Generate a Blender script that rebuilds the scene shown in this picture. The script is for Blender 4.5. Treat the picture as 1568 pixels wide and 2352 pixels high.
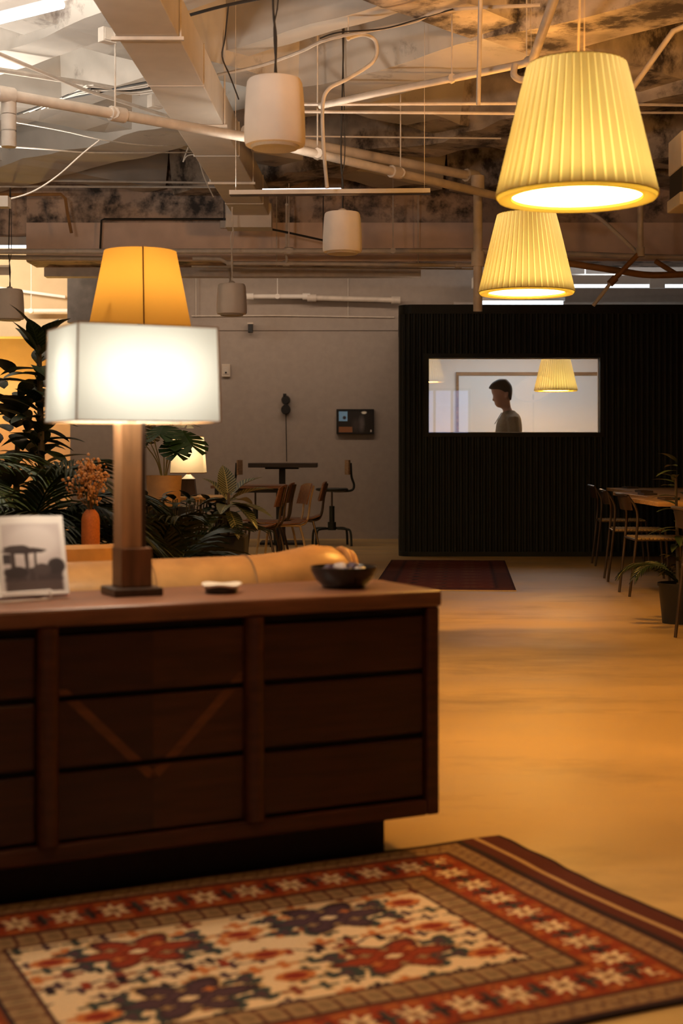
import bpy, bmesh, math, random
from mathutils import Vector, Matrix, Euler, noise
random.seed(7)
S = bpy.context.scene
for o in list(bpy.data.objects): bpy.data.objects.remove(o)
C = S.collection
PI = math.pi
# ------------------------------------------------------------------ camera
F = 3267.0; CZ = 1.1; HY = 1040.0                 # focal length in px of the 1568x2352 frame, eye height, horizon row
cd = bpy.data.cameras.new('camera'); cam = bpy.data.objects.new('camera', cd); C.objects.link(cam)
cam.location = (0, 0, CZ); cam.rotation_euler = (PI/2, 0, 0)
cd.sensor_fit = 'VERTICAL'; cd.sensor_height = 36; cd.lens = 50; cd.shift_y = -(1176-HY)/2352
cd.dof.use_dof = True; cd.dof.focus_distance = 10.5; cd.dof.aperture_fstop = 3.2
cd.clip_start = .05
S.camera = cam
S.view_settings.view_transform = 'Standard'; S.view_settings.look = 'None'
S.view_settings.gamma = 1; S.view_settings.use_curve_mapping = False
S.view_settings.exposure = 0.0
# ------------------------------------------------------------------ world: dusk outside the rear windows
w = bpy.data.worlds.new('dusk'); S.world = w; w.use_nodes = True
w.node_tree.nodes['Background'].inputs[0].default_value = (.42, .55, 1, 1)
w.node_tree.nodes['Background'].inputs[1].default_value = 1.5
# ------------------------------------------------------------------ room lights that are not in a lamp builder
def light(name, kind, loc, power, color, size=.1, size_y=None, rot=(0, 0, 0), parent=None, spread=None):
    l = bpy.data.lights.new(name, kind); l.energy = power; l.color = color
    if kind == 'AREA':
        l.size = size
        if size_y: l.shape = 'RECTANGLE'; l.size_y = size_y
        if spread: l.spread = spread
    else: l.shadow_soft_size = size
    o = bpy.data.objects.new(name, l); C.objects.link(o); o.location = loc; o.rotation_euler = rot
    if parent: o.parent = parent
    return o
WARM = (1, .47, .13); LAMPW = (1, .74, .45); COOL = (1, .93, .84)
# ------------------------------------------------------------------ helpers
def P(px, py, Y): return Vector(((px-784)/F*Y, Y, CZ+(HY-py)/F*Y))
def PZ(px, py, z):
    Y = (z-CZ)*F/(HY-py); return Vector(((px-784)/F*Y, Y, z))
class MB:
    def __init__(s): s.v = []; s.f = []; s.m = []; s.uv = []
    def add(s, vs, fs, m=0, mat=None, uv=None):
        b = len(s.v)
        s.v += [tuple(mat @ Vector(x)) if mat else tuple(x) for x in vs]
        s.uv += uv if uv else [(0, 0)]*len(vs)
        for f in fs: s.f.append([b+i for i in f]); s.m.append(m)
        return s
    def box(s, c, d, rz=0, m=0, mat=None):
        x, y, z = d[0]/2, d[1]/2, d[2]/2
        R = Matrix.Translation(c) @ Matrix.Rotation(rz, 4, 'Z')
        if mat: R = mat @ R
        return s.add([(-x,-y,-z),(x,-y,-z),(x,y,-z),(-x,y,-z),(-x,-y,z),(x,-y,z),(x,y,z),(-x,y,z)],
              [(0,3,2,1),(4,5,6,7),(0,1,5,4),(1,2,6,5),(2,3,7,6),(3,0,4,7)], m, R)
    def bx(s, x0, x1, y0, y1, z0, z1, m=0): return s.box(((x0+x1)/2, (y0+y1)/2, (z0+z1)/2), (abs(x1-x0), abs(y1-y0), abs(z1-z0)), 0, m)
    def tube(s, pts, r, seg=8, m=0, mat=None, cap=True, flat=1):
        pts = [Vector(p) for p in pts]; n = len(pts)
        rs = r if isinstance(r, (list, tuple)) else [r]*n
        vs = []; fs = []; up = None
        for i, p in enumerate(pts):
            t = (pts[min(i+1, n-1)]-pts[max(i-1, 0)]).normalized()
            if up is None:
                up = Vector((0, 0, 1)) if abs(t.z) < .9 else Vector((1, 0, 0))
            a = t.cross(up)
            if a.length < 1e-4: a = t.cross(Vector((0, 1, 0)))
            a.normalize(); b = a.cross(t).normalized(); up = b
            for k in range(seg):
                q = 2*PI*k/seg; vs.append(p+a*math.cos(q)*rs[i]+b*math.sin(q)*rs[i]*flat)
        for i in range(n-1):
            for k in range(seg):
                k2 = (k+1) % seg; fs.append((i*seg+k, i*seg+k2, (i+1)*seg+k2, (i+1)*seg+k))
        if cap: fs.append(tuple(reversed(range(seg)))); fs.append(tuple((n-1)*seg+k for k in range(seg)))
        return s.add(vs, fs, m, mat)
    def lathe(s, prof, seg=24, c=(0, 0, 0), m=0, mat=None, ms=None):
        vs = []; n = len(prof)
        for r, z in prof:
            for k in range(seg):
                q = 2*PI*k/seg; vs.append((c[0]+r*math.cos(q), c[1]+r*math.sin(q), c[2]+z))
        for i in range(n-1):
            s.add([], [], m)
        b = len(s.v); s.add(vs, [], m, mat)
        for i in range(n-1):
            for k in range(seg):
                k2 = (k+1) % seg
                s.f.append([b+i*seg+k, b+i*seg+k2, b+(i+1)*seg+k2, b+(i+1)*seg+k]); s.m.append(ms[i] if ms else m)
        if prof[0][0] > 1e-5: s.f.append([b+k for k in reversed(range(seg))]); s.m.append(m)
        if prof[-1][0] > 1e-5: s.f.append([b+(n-1)*seg+k for k in range(seg)]); s.m.append(m)
        return s
    def loft(s, rings, m=0, mat=None, cap=True):
        n = len(rings[0]); vs = [p for r in rings for p in r]; fs = []
        for i in range(len(rings)-1):
            for k in range(n):
                k2 = (k+1) % n; fs.append((i*n+k, i*n+k2, (i+1)*n+k2, (i+1)*n+k))
        if cap: fs.append(tuple(reversed(range(n)))); fs.append(tuple((len(rings)-1)*n+k for k in range(n)))
        return s.add(vs, fs, m, mat)
    def ball(s, c, r, m=0, mat=None, seg=10, ring=6):
        r = r if isinstance(r, (tuple, list)) else (r, r, r)
        vs = [(c[0], c[1], c[2]-r[2])]; fs = []
        for i in range(1, ring):
            q = PI*i/ring
            for k in range(seg):
                a = 2*PI*k/seg; vs.append((c[0]+r[0]*math.sin(q)*math.cos(a), c[1]+r[1]*math.sin(q)*math.sin(a), c[2]-r[2]*math.cos(q)))
        vs.append((c[0], c[1], c[2]+r[2])); L = len(vs)-1
        for k in range(seg):
            k2 = (k+1) % seg; fs.append((0, 1+k2, 1+k)); b = 1+(ring-2)*seg; fs.append((L, b+k, b+k2))
        for i in range(ring-2):
            for k in range(seg):
                k2 = (k+1) % seg; fs.append((1+i*seg+k, 1+i*seg+k2, 1+(i+1)*seg+k2, 1+(i+1)*seg+k))
        return s.add(vs, fs, m, mat)
    def build(s, name, mats, parent=None, smooth=False, bevel=0, world=False, origin=None, angle=42):
        if not isinstance(mats, (list, tuple)): mats = [mats]
        off = Vector((0, 0, 0))
        if parent is not None and world: off = parent.location.copy()
        elif parent is None:
            if origin is not None: off = Vector(origin)
            else:
                xs = [p[0] for p in s.v]; ys = [p[1] for p in s.v]; zs = [p[2] for p in s.v]
                off = Vector(((min(xs)+max(xs))/2, (min(ys)+max(ys))/2, min(zs)))
        me = bpy.data.meshes.new(name)
        me.from_pydata([tuple(Vector(p)-off) for p in s.v], [], s.f); 
        for m in mats: me.materials.append(m)
        if any(s.m): me.polygons.foreach_set('material_index', s.m)
        if any(u != (0, 0) for u in s.uv):
            ul = me.uv_layers.new(name='UVMap')
            for lp in me.loops: ul.data[lp.index].uv = s.uv[lp.vertex_index]
        me.update()
        if smooth:
            me.polygons.foreach_set('use_smooth', [True]*len(me.polygons)); me.set_sharp_from_angle(angle=math.radians(angle))
        o = bpy.data.objects.new(name, me); C.objects.link(o)
        if parent is not None: o.parent = parent
        else: o.location = off
        if bevel:
            b = o.modifiers.new('bevel', 'BEVEL'); b.width = bevel; b.segments = 2; b.limit_method = 'ANGLE'; b.angle_limit = math.radians(50)
        return o
def tag(o, label=None, cat=None, group=None, kind=None):
    if label: o['label'] = label
    if cat: o['category'] = cat
    if group: o['group'] = group
    if kind: o['kind'] = kind
    return o
def thing(name, label, cat, loc=(0, 0, 0), rz=0, group=None):
    o = bpy.data.objects.new(name, None); C.objects.link(o); o.location = loc; o.rotation_euler = (0, 0, rz)
    o.empty_display_size = .1
    return tag(o, label, cat, group)
def dup(root, loc, rz=None, label=None):
    r = root.copy(); C.objects.link(r); r.location = loc
    if rz is not None: r.rotation_euler = (0, 0, rz)
    if label: r['label'] = label
    for ch in list(root.children):
        if ch.type == 'LIGHT':
            l = ch.copy(); C.objects.link(l); l.parent = r; continue
        c = ch.copy(); C.objects.link(c); c.parent = r
        for g in list(ch.children):
            d = g.copy(); C.objects.link(d); d.parent = c
    return r
def spline(pts, n=6):
    pts = [Vector(p) for p in pts]; out = []
    for i in range(len(pts)-1):
        p0 = pts[max(i-1, 0)]; p1 = pts[i]; p2 = pts[i+1]; p3 = pts[min(i+2, len(pts)-1)]
        for k in range(n):
            t = k/n
            out.append(.5*((2*p1)+(p2-p0)*t+(2*p0-5*p1+4*p2-p3)*t*t+(3*p1-p0-3*p2+p3)*t**3))
    return out+[pts[-1]]
# ------------------------------------------------------------------ materials
def nodes(m): m.use_nodes = True; return m.node_tree.nodes, m.node_tree.links, m.node_tree.nodes['Principled BSDF']
def mat(name, col, rough=.5, metal=0, var=.18, scale=9, bump=0, spec=.5, stretch=(1, 1, 1), detail=4, dark=None, darkpos=(.55, .68), darkscale=3, rvar=0, coat=0):
    m = bpy.data.materials.new(name); N, L, b = nodes(m)
    tc = N.new('ShaderNodeTexCoord'); mp = N.new('ShaderNodeMapping'); mp.inputs['Scale'].default_value = stretch
    L.new(tc.outputs['Object'], mp.inputs[0])
    nz = N.new('ShaderNodeTexNoise'); nz.inputs['Scale'].default_value = scale; nz.inputs['Detail'].default_value = detail
    L.new(mp.outputs[0], nz.inputs['Vector'])
    cr = N.new('ShaderNodeValToRGB'); L.new(nz.outputs['Fac'], cr.inputs[0])
    cr.color_ramp.elements[0].position = .3; cr.color_ramp.elements[1].position = .7
    cr.color_ramp.elements[0].color = (*[c*(1-var) for c in col], 1); cr.color_ramp.elements[1].color = (*[min(1, c*(1+var)) for c in col], 1)
    out = cr.outputs[0]
    if dark:
        n2 = N.new('ShaderNodeTexNoise'); n2.inputs['Scale'].default_value = darkscale; n2.inputs['Detail'].default_value = 9; n2.inputs['Roughness'].default_value = .68
        L.new(mp.outputs[0], n2.inputs['Vector'])
        r2 = N.new('ShaderNodeValToRGB'); L.new(n2.outputs['Fac'], r2.inputs[0])
        r2.color_ramp.elements[0].position = darkpos[0]; r2.color_ramp.elements[1].position = darkpos[1]
        r2.color_ramp.elements[0].color = (0, 0, 0, 1); r2.color_ramp.elements[1].color = (1, 1, 1, 1)
        mx = N.new('ShaderNodeMixRGB'); L.new(r2.outputs[0], mx.inputs[0]); L.new(out, mx.inputs[1]); mx.inputs[2].default_value = (*dark, 1); out = mx.outputs[0]
    L.new(out, b.inputs['Base Color'])
    b.inputs['Roughness'].default_value = rough; b.inputs['Metallic'].default_value = metal; b.inputs['Specular IOR Level'].default_value = spec
    if coat: b.inputs['Coat Weight'].default_value = coat; b.inputs['Coat Roughness'].default_value = .15
    if rvar:
        mr = N.new('ShaderNodeMapRange'); L.new(nz.outputs['Fac'], mr.inputs[0]); mr.inputs[1].default_value = .3; mr.inputs[2].default_value = .7
        mr.inputs[3].default_value = rough-rvar; mr.inputs[4].default_value = rough+rvar; L.new(mr.outputs[0], b.inputs['Roughness'])
    if bump:
        bp = N.new('ShaderNodeBump'); bp.inputs['Strength'].default_value = bump; bp.inputs['Distance'].default_value = .02
        L.new(nz.outputs['Fac'], bp.inputs['Height']); L.new(bp.outputs[0], b.inputs['Normal'])
    return m
def wood(name, col, rough=.4, axis=(1, 9, 9), scale=5, var=.35, rot=(0, 0, 0), bump=.05):
    m = mat(name, col, rough, var=var, scale=scale, stretch=axis, detail=6, bump=bump)
    m.node_tree.nodes['Mapping'].inputs['Rotation'].default_value = rot
    return m
def emit(name, col, st):
    m = bpy.data.materials.new(name); N, L, b = nodes(m)
    b.inputs['Base Color'].default_value = (.8, .8, .8, 1); b.inputs['Emission Color'].default_value = (*col, 1); b.inputs['Emission Strength'].default_value = st
    return m
def fabric_shade(name, trans, diff, tw=.6, scale=300, amp=.05):
    # thin cloth: part of the light goes through, part is scattered back
    m = bpy.data.materials.new(name); N, L, b = nodes(m); N.remove(b); out = N['Material Output']
    tc = N.new('ShaderNodeTexCoord'); nz = N.new('ShaderNodeTexNoise'); nz.inputs['Scale'].default_value = scale; L.new(tc.outputs['Object'], nz.inputs['Vector'])
    cr = N.new('ShaderNodeValToRGB'); L.new(nz.outputs['Fac'], cr.inputs[0])
    cr.color_ramp.elements[0].color = (*[c*(1-amp) for c in trans], 1); cr.color_ramp.elements[1].color = (*[min(1, c*(1+amp)) for c in trans], 1)
    t = N.new('ShaderNodeBsdfTranslucent'); d = N.new('ShaderNodeBsdfDiffuse'); L.new(cr.outputs[0], t.inputs[0]); d.inputs[0].default_value = (*diff, 1)
    mx = N.new('ShaderNodeMixShader'); mx.inputs[0].default_value = tw; L.new(d.outputs[0], mx.inputs[1]); L.new(t.outputs[0], mx.inputs[2]); L.new(mx.outputs[0], out.inputs[0])
    return m
def printed(name, bg, rects, rough=.5, bg2=None):
    # flat print: soft rectangles / ellipses laid over a base colour in UV space
    m = bpy.data.materials.new(name); N, L, b = nodes(m); uv = N.new('ShaderNodeUVMap'); sp = N.new('ShaderNodeSeparateXYZ'); L.new(uv.outputs[0], sp.inputs[0])
    col = N.new('ShaderNodeRGB'); col.outputs[0].default_value = (*bg, 1); cur = col.outputs[0]
    def mth(op, a, bb):
        n = N.new('ShaderNodeMath'); n.operation = op
        for i, q in enumerate((a, bb)):
            if isinstance(q, (int, float)): n.inputs[i].default_value = q
            else: L.new(q, n.inputs[i])
        return n.outputs[0]
    nz = N.new('ShaderNodeTexNoise'); nz.inputs['Scale'].default_value = 9; nz.inputs['Detail'].default_value = 5; L.new(uv.outputs[0], nz.inputs['Vector'])
    wob = mth('MULTIPLY', mth('SUBTRACT', nz.outputs['Fac'], .5), .03)
    for (u0, v0, u1, v1, c, soft, sh) in rects:
        cx, cy, rx, ry = (u0+u1)/2, (v0+v1)/2, abs(u1-u0)/2, abs(v1-v0)/2
        dx = mth('DIVIDE', mth('ABSOLUTE', mth('SUBTRACT', mth('ADD', sp.outputs[0], mth('MULTIPLY', wob, soft*20 if soft < .05 else 1)), cx), 0), rx)
        dy = mth('DIVIDE', mth('ABSOLUTE', mth('SUBTRACT', mth('ADD', sp.outputs[1], mth('MULTIPLY', wob, soft*20 if soft < .05 else 1)), cy), 0), ry)
        d = mth('MAXIMUM', dx, dy) if sh == 'r' else mth('POWER', mth('ADD', mth('MULTIPLY', dx, dx), mth('MULTIPLY', dy, dy)), .5)
        mr = N.new('ShaderNodeMapRange'); L.new(d, mr.inputs[0]); mr.inputs[1].default_value = 1+soft; mr.inputs[2].default_value = 1-soft; mr.inputs[3].default_value = 0; mr.inputs[4].default_value = 1
        mx = N.new('ShaderNodeMixRGB'); L.new(mr.outputs[0], mx.inputs[0]); L.new(cur, mx.inputs[1]); mx.inputs[2].default_value = (*c, 1); cur = mx.outputs[0]
    L.new(cur, b.inputs['Base Color']); b.inputs['Roughness'].default_value = rough
    return m
def vcol(name, rough=.9, bump=.4):
    m = bpy.data.materials.new(name); N, L, b = nodes(m); a = N.new('ShaderNodeAttribute'); a.attribute_name = 'Col'
    tc = N.new('ShaderNodeTexCoord'); nz = N.new('ShaderNodeTexNoise'); nz.inputs['Scale'].default_value = 260; nz.inputs['Detail'].default_value = 3; L.new(tc.outputs['Object'], nz.inputs['Vector'])
    mr = N.new('ShaderNodeMapRange'); L.new(nz.outputs['Fac'], mr.inputs[0]); mr.inputs[3].default_value = .55; mr.inputs[4].default_value = 1.3
    mx = N.new('ShaderNodeMixRGB'); mx.blend_type = 'MULTIPLY'; mx.inputs[0].default_value = 1; L.new(a.outputs['Color'], mx.inputs[1]); L.new(mr.outputs[0], mx.inputs[2])
    L.new(mx.outputs[0], b.inputs['Base Color']); b.inputs['Roughness'].default_value = rough; b.inputs['Specular IOR Level'].default_value = .1
    bp = N.new('ShaderNodeBump'); bp.inputs['Strength'].default_value = bump; bp.inputs['Distance'].default_value = .004; L.new(nz.outputs['Fac'], bp.inputs['Height']); L.new(bp.outputs[0], b.inputs['Normal'])
    return m
M = {}
M['floor'] = mat('polished_concrete', (.44, .295, .120), .44, var=.16, scale=1.3, stretch=(.7, 1.6, 1), detail=8, dark=(.25, .165, .075), darkpos=(.52, .74), darkscale=1.1, rvar=.10, bump=.02, spec=.35)
M['plaster'] = mat('painted_concrete', (.50, .46, .41), .85, var=.12, scale=2.5, dark=(.16, .13, .11), darkpos=(.60, .74), darkscale=2.2, bump=.35, detail=9)
M['rough_plaster'] = mat('flaking_fireproofing', (.40, .34, .28), .9, var=.35, scale=4, dark=(.055, .042, .035), darkpos=(.47, .60), darkscale=2.6, bump=.9, detail=10)
M['stained'] = mat('stained_concrete', (.50, .38, .30), .9, var=.25, scale=3, dark=(.06, .05, .045), darkpos=(.46, .62), darkscale=3.4, bump=.6, detail=9)
M['wall'] = mat('wall_paint', (.36, .31, .27), .8, var=.05, scale=14)
M['wall_beige'] = mat('beige_wall_paint', (.55, .42, .26), .8, var=.06, scale=5)
M['wall_side'] = mat('side_wall_paint', (.42, .36, .30), .85, var=.08, scale=3)
M['band'] = mat('painted_beam_band', (.74, .57, .47), .85, var=.08, scale=5, dark=(.14, .10, .08), darkpos=(.70, .76), darkscale=6)
M['recess_shade'] = mat('recess_shade_panel', (.085, .07, .06), .9, var=.2)  # dark colour carries the shade of a wall recess
M['duct'] = mat('duct_paint', (.60, .55, .49), .6, var=.05, scale=6)
M['pipe'] = mat('painted_pipe', (.58, .52, .45), .5, var=.12, scale=11)
M['cable_white'] = mat('pale_cable', (.62, .57, .5), .6)
M['cable_black'] = mat('black_cable', (.02, .016, .012), .6)
M['black_metal'] = mat('black_metal', (.014, .013, .012), .45, .3)
M['chrome'] = mat('worn_steel', (.55, .50, .45), .32, .9)
M['steel_dark'] = mat('dark_steel', (.13, .10, .08), .35, .9)
M['booth'] = mat('dark_green_paint', (.009, .0125, .0105), .55, var=.2, spec=.35)
M['white_paint'] = mat('white_paint', (.74, .71, .66), .7, var=.03)
M['room_white'] = mat('meeting_room_paint', (.72, .69, .65), .8, var=.02)
M['board'] = mat('whiteboard_surface', (.66, .69, .70), .35, var=.01)
M['oak'] = wood('oak_trim', (.26, .15, .07), .5)
M['speaker'] = mat('speaker_plastic', (.84, .76, .68), .65, var=.03)
M['grille'] = mat('speaker_grille', (.55, .50, .44), .7, var=.1, scale=200)
M['walnut'] = wood('dark_walnut', (.058, .0165, .007), .40)
M['walnut_top'] = wood('walnut_top', (.17, .068, .034), .40)  # paler than the case walnut, reflection on the top put into the colour
M['walnut_l'] = wood('walnut_veneer_left', (.032, .0085, .004), .42, rot=(0, .78, 0))
M['walnut_r'] = wood('walnut_veneer_right', (.054, .0165, .0065), .42, rot=(0, -.78, 0))
M['walnut_inlay'] = wood('walnut_inlay', (.125, .042, .015), .4)
M['walnut_drawer'] = wood('walnut_drawer_veneer', (.040, .011, .0048), .40, axis=(1, 8, 12))
M['plinth'] = mat('black_plinth', (.008, .006, .005), .7)
M['lamp_wood'] = wood('lamp_wood', (.32, .17, .085), .42, axis=(9, 9, 1))
M['lamp_block'] = wood('lamp_block_wood', (.13, .055, .024), .38, axis=(9, 9, 1))
M['lamp_dark'] = wood('lamp_dark_wood', (.035, .018, .010), .35, axis=(9, 9, 1))
M['leather'] = mat('tan_leather', (.50, .27, .095), .38, var=.14, scale=14, bump=.08)
M['leather_dark'] = mat('leather_piping', (.30, .15, .05), .5)
M['ceramic_orange'] = mat('orange_ceramic', (.52, .15, .03), .6, var=.15, scale=120)
M['dried'] = mat('dried_flowers', (.55, .28, .10), .9, var=.35, scale=60)
M['dried_pale'] = mat('dried_flowers_pale', (.70, .42, .24), .9, var=.25, scale=60)
M['stem'] = mat('dried_stem', (.28, .15, .05), .9)
M['bowl'] = mat('dark_glazed_ceramic', (.012, .010, .010), .25)
M['stone_purple'] = mat('amethyst_stone', (.075, .05, .085), .3, var=.5, scale=50)
M['stone_white'] = mat('pale_quartz', (.62, .56, .55), .3, var=.2, scale=50)
M['cream'] = mat('cream_glaze', (.75, .68, .58), .3, var=.06)
M['acrylic'] = mat('white_wire', (.80, .78, .76), .25)
M['leaf'] = mat('dark_leaf', (.010, .021, .007), .42, var=.35, scale=6)
M['leaf_mid'] = mat('palm_leaf', (.012, .025, .006), .45, var=.35, scale=6)
M['leaf_bright'] = mat('monstera_leaf', (.016, .045, .012), .28, var=.3, scale=6)
M['palm_light'] = mat('pale_palm_leaf', (.055, .10, .022), .45, var=.3, scale=6)  # paler green than the other palm leaves
M['stalk'] = mat('plant_stalk', (.30, .28, .09), .5)
M['trunk'] = mat('plant_cane', (.09, .07, .045), .8)
M['soil'] = mat('potting_soil', (.03, .02, .014), .95, bump=.6, scale=40)
M['pot_black'] = mat('black_planter', (.014, .013, .012), .55)
M['pot_tan'] = mat('terracotta_tan_pot', (.52, .30, .13), .7)
M['ply'] = wood('chair_plywood', (.23, .10, .045), .42)
M['ply_pale'] = wood('stool_plywood', (.30, .18, .09), .5)
M['tabletop'] = wood('oak_table_top', (.42, .25, .10), .42)
M['table_dark'] = wood('dark_table_top', (.05, .032, .022), .5)
M['cord'] = mat('woven_cord', (.34, .24, .11), .85, var=.3, scale=60)
M['green_metal'] = mat('green_grey_metal', (.03, .036, .03), .45, .4)
M['pale_metal'] = mat('cream_metal', (.55, .40, .22), .4, .2)
M['plastic_white'] = mat('ivory_plastic', (.55, .48, .40), .5, var=.03)
M['skin'] = mat('skin', (.40, .22, .15), .55, var=.06)
M['hair'] = mat('dark_hair', (.022, .014, .010), .6, var=.4, scale=90, stretch=(1, 1, .2))
M['shirt'] = mat('olive_cloth', (.24, .20, .14), .9, var=.10, scale=40, bump=.1)
M['trouser'] = mat('dark_cloth', (.04, .04, .05), .9)
M['shade_yellow'] = fabric_shade('pleated_cloth_fold', (.057, .083, .097), (.72, .50, .20), .55)
M['shade_yellow_thin'] = fabric_shade('pleated_cloth_single', (.114, .178, .215), (.78, .56, .25), .55)
M['shade_rim'] = fabric_shade('shade_rim_cloth', (.12, .16, .075), (.70, .45, .14), .6)
M['shade_white'] = fabric_shade('white_linen_shade', (.135, .152, .160), (.80, .78, .72), .6)
M['shade_amber'] = fabric_shade('amber_paper_shade', (.46, .285, .07), (.62, .34, .09), .6)
M['shade_cream'] = fabric_shade('cream_cloth_shade', (.86, .76, .58), (.80, .74, .62), .6)
M['trim_tan'] = mat('tan_ribbon', (.36, .20, .085), .7)
M['seam'] = mat('shade_seam', (.12, .045, .012), .8)
M['bulb'] = emit('bulb_glow', (1, .8, .5), 30)
M['diffuser'] = emit('lamp_diffuser', (1, .47, .085), 72)
M['tube_light'] = emit('linear_tube_glow', (.92, .96, 1), 5)
M['driver_glow'] = emit('led_strip_glow', (.80, .90, 1), 2.2)
# darker strip across the slab, with a crisp far edge
def floor_dark_band():
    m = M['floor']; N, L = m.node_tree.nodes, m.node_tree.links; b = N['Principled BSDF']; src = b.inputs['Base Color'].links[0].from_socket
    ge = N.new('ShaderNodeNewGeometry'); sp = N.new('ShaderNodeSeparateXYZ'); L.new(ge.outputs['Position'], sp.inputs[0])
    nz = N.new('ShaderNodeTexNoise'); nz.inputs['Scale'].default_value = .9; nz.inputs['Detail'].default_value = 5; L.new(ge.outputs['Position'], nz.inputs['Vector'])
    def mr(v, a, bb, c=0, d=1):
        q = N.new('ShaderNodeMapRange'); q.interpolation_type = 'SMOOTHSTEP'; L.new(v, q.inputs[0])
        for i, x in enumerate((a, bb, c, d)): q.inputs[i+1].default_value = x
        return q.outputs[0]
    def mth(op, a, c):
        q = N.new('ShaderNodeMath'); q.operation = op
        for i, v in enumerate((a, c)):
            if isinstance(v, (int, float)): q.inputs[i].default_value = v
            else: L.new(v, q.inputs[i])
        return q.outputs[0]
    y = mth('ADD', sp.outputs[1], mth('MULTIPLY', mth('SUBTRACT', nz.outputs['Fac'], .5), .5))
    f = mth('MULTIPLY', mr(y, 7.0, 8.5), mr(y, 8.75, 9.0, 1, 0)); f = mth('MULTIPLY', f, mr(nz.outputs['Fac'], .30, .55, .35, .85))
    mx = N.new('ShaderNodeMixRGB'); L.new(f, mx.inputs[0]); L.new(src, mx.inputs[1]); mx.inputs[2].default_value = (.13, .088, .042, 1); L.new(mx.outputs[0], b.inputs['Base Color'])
floor_dark_band()
# glass: mostly clear, mirrors a little
g = bpy.data.materials.new('window_glass'); N, L, b = nodes(g); N.remove(b)
tr = N.new('ShaderNodeBsdfTransparent'); gl = N.new('ShaderNodeBsdfGlossy'); gl.inputs['Roughness'].default_value = .004
mx = N.new('ShaderNodeMixShader'); mx.inputs[0].default_value = .10; L.new(tr.outputs[0], mx.inputs[1]); L.new(gl.outputs[0], mx.inputs[2]); L.new(mx.outputs[0], N['Material Output'].inputs[0]); M['glass'] = g
# ------------------------------------------------------------------ the room
XL, XR, YF, YB, ZC = -6.2, 6.6, -6.0, 18.2, 4.75
def struct(mb, name, m, **k): return tag(mb.build(name, m, **k), kind='structure')
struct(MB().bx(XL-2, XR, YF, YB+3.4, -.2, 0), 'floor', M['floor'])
ceil = struct(MB().bx(XL-2, 1.0, YF, YB+3.4, ZC, ZC+.2).bx(1.0, XR, YF, YB+3.4, ZC, ZC+.2, 1), 'ceiling', [M['plaster'], M['rough_plaster']])
SPL = -3.47                                      # where the back wall stops and the alcove begins
struct(MB().bx(SPL, XR, YB, YB+.2, 0, ZC), 'wall_back', M['wall'])
struct(MB().bx(XL-2, SPL, YB+3.0, YB+3.2, 0, ZC), 'wall_alcove', M['wall_beige'])
struct(MB().bx(SPL, SPL+.12, YB+.2, YB+3.0, 0, ZC), 'wall_alcove_side', M['wall_beige'])
struct(MB().bx(XL-2.2, XL-2, YF, YB+3.2, 0, ZC), 'wall_left', M['wall_side'])
struct(MB().bx(XR, XR+.2, YF, YB+.2, 0, ZC), 'wall_right', M['wall_side'])
rw = MB()                                        # rear wall with two windows
for a, bb in ((XL-2, 1.9), (3.3, XR)): rw.bx(a, bb, YF-.2, YF, 0, ZC)
for a, bb in ((1.9, 3.3),): rw.bx(a, bb, YF-.2, YF, 0, 1.15); rw.bx(a, bb, YF-.2, YF, 2.75, ZC)
struct(rw, 'wall_rear', M['wall_side'])
for n, (a, bb) in enumerate(((1.9, 3.3),)):
    wn = MB(); wn.bx(a, bb, YF-.14, YF-.06, 1.15, 1.21); wn.bx(a, bb, YF-.14, YF-.06, 2.69, 2.75)
    for k in range(4): q = a+(bb-a-.06)*k/3; wn.bx(q, q+.06, YF-.14, YF-.06, 1.21, 2.69)
    wo = struct(wn, 'window_%d' % (n+1), M['black_metal'])
    for k in range(3):
        q0 = a+(bb-a-.06)*k/3+.06; q1 = a+(bb-a-.06)*(k+1)/3
        MB().bx(q0, q1, YF-.105, YF-.095, 1.21, 2.69).build('pane', M['glass'], wo, world=True)
# lower ledge and shadow joint of the back wall
struct(MB().bx(SPL, .72, YB-.018, YB, 2.665, 2.69), 'trim_1', M['wall'])
struct(MB().bx(SPL, 0.73, YB-.02, YB, 0, .09), 'baseboard_back', M['wall'])
# cross beam that ends the ceiling grid, alcove soffit, dark box in place of a shaded recess
def rough_box(x0, x1, y0, y1, z0, z1, n, amp, seed):
    # box whose lower edge is worn uneven
    mb = MB(); rings = []
    for i in range(n+1):
        x = x0+(x1-x0)*i/n
        d = amp*noise.noise(Vector((x*1.7, seed, 0)))+amp*.5*noise.noise(Vector((x*5.1, seed, 3)))
        rings.append([(x, y0+d*.5, z0+d), (x, y1, z0+d*.6), (x, y1, z1), (x, y0+d*.3, z1)])
    return mb.loft(rings)
b1 = struct(rough_box(SPL+.02, XR-.05, 15.6, 16.1, 3.2, ZC+.02, 60, .02, 1), 'trim_2', M['stained'])
rough_box(SPL+.02, XR-.05, 15.57, 15.62, 3.2, 3.62, 30, .004, 2).build('painted_band', M['band'], b1, world=True)
struct(rough_box(XL-1.9, SPL+.04, 15.6, 16.1, 3.50, ZC+.02, 30, .03, 3), 'trim_3', M['stained'])
struct(MB().bx(XL-1.9, SPL-.02, 19.3, 19.7, 2.68, ZC-.02), 'trim_4', M['wall_beige'])
struct(MB().bx(SPL+.02, -2.55, 17.9, 18.18, 2.74, 3.52), 'trim_5', M['recess_shade'])  # dark box standing in for a shaded recess
struct(MB().bx(SPL+.1, .9, 16.12, 16.3, 3.10, 3.22), 'trim_6', M['pipe'])
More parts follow.
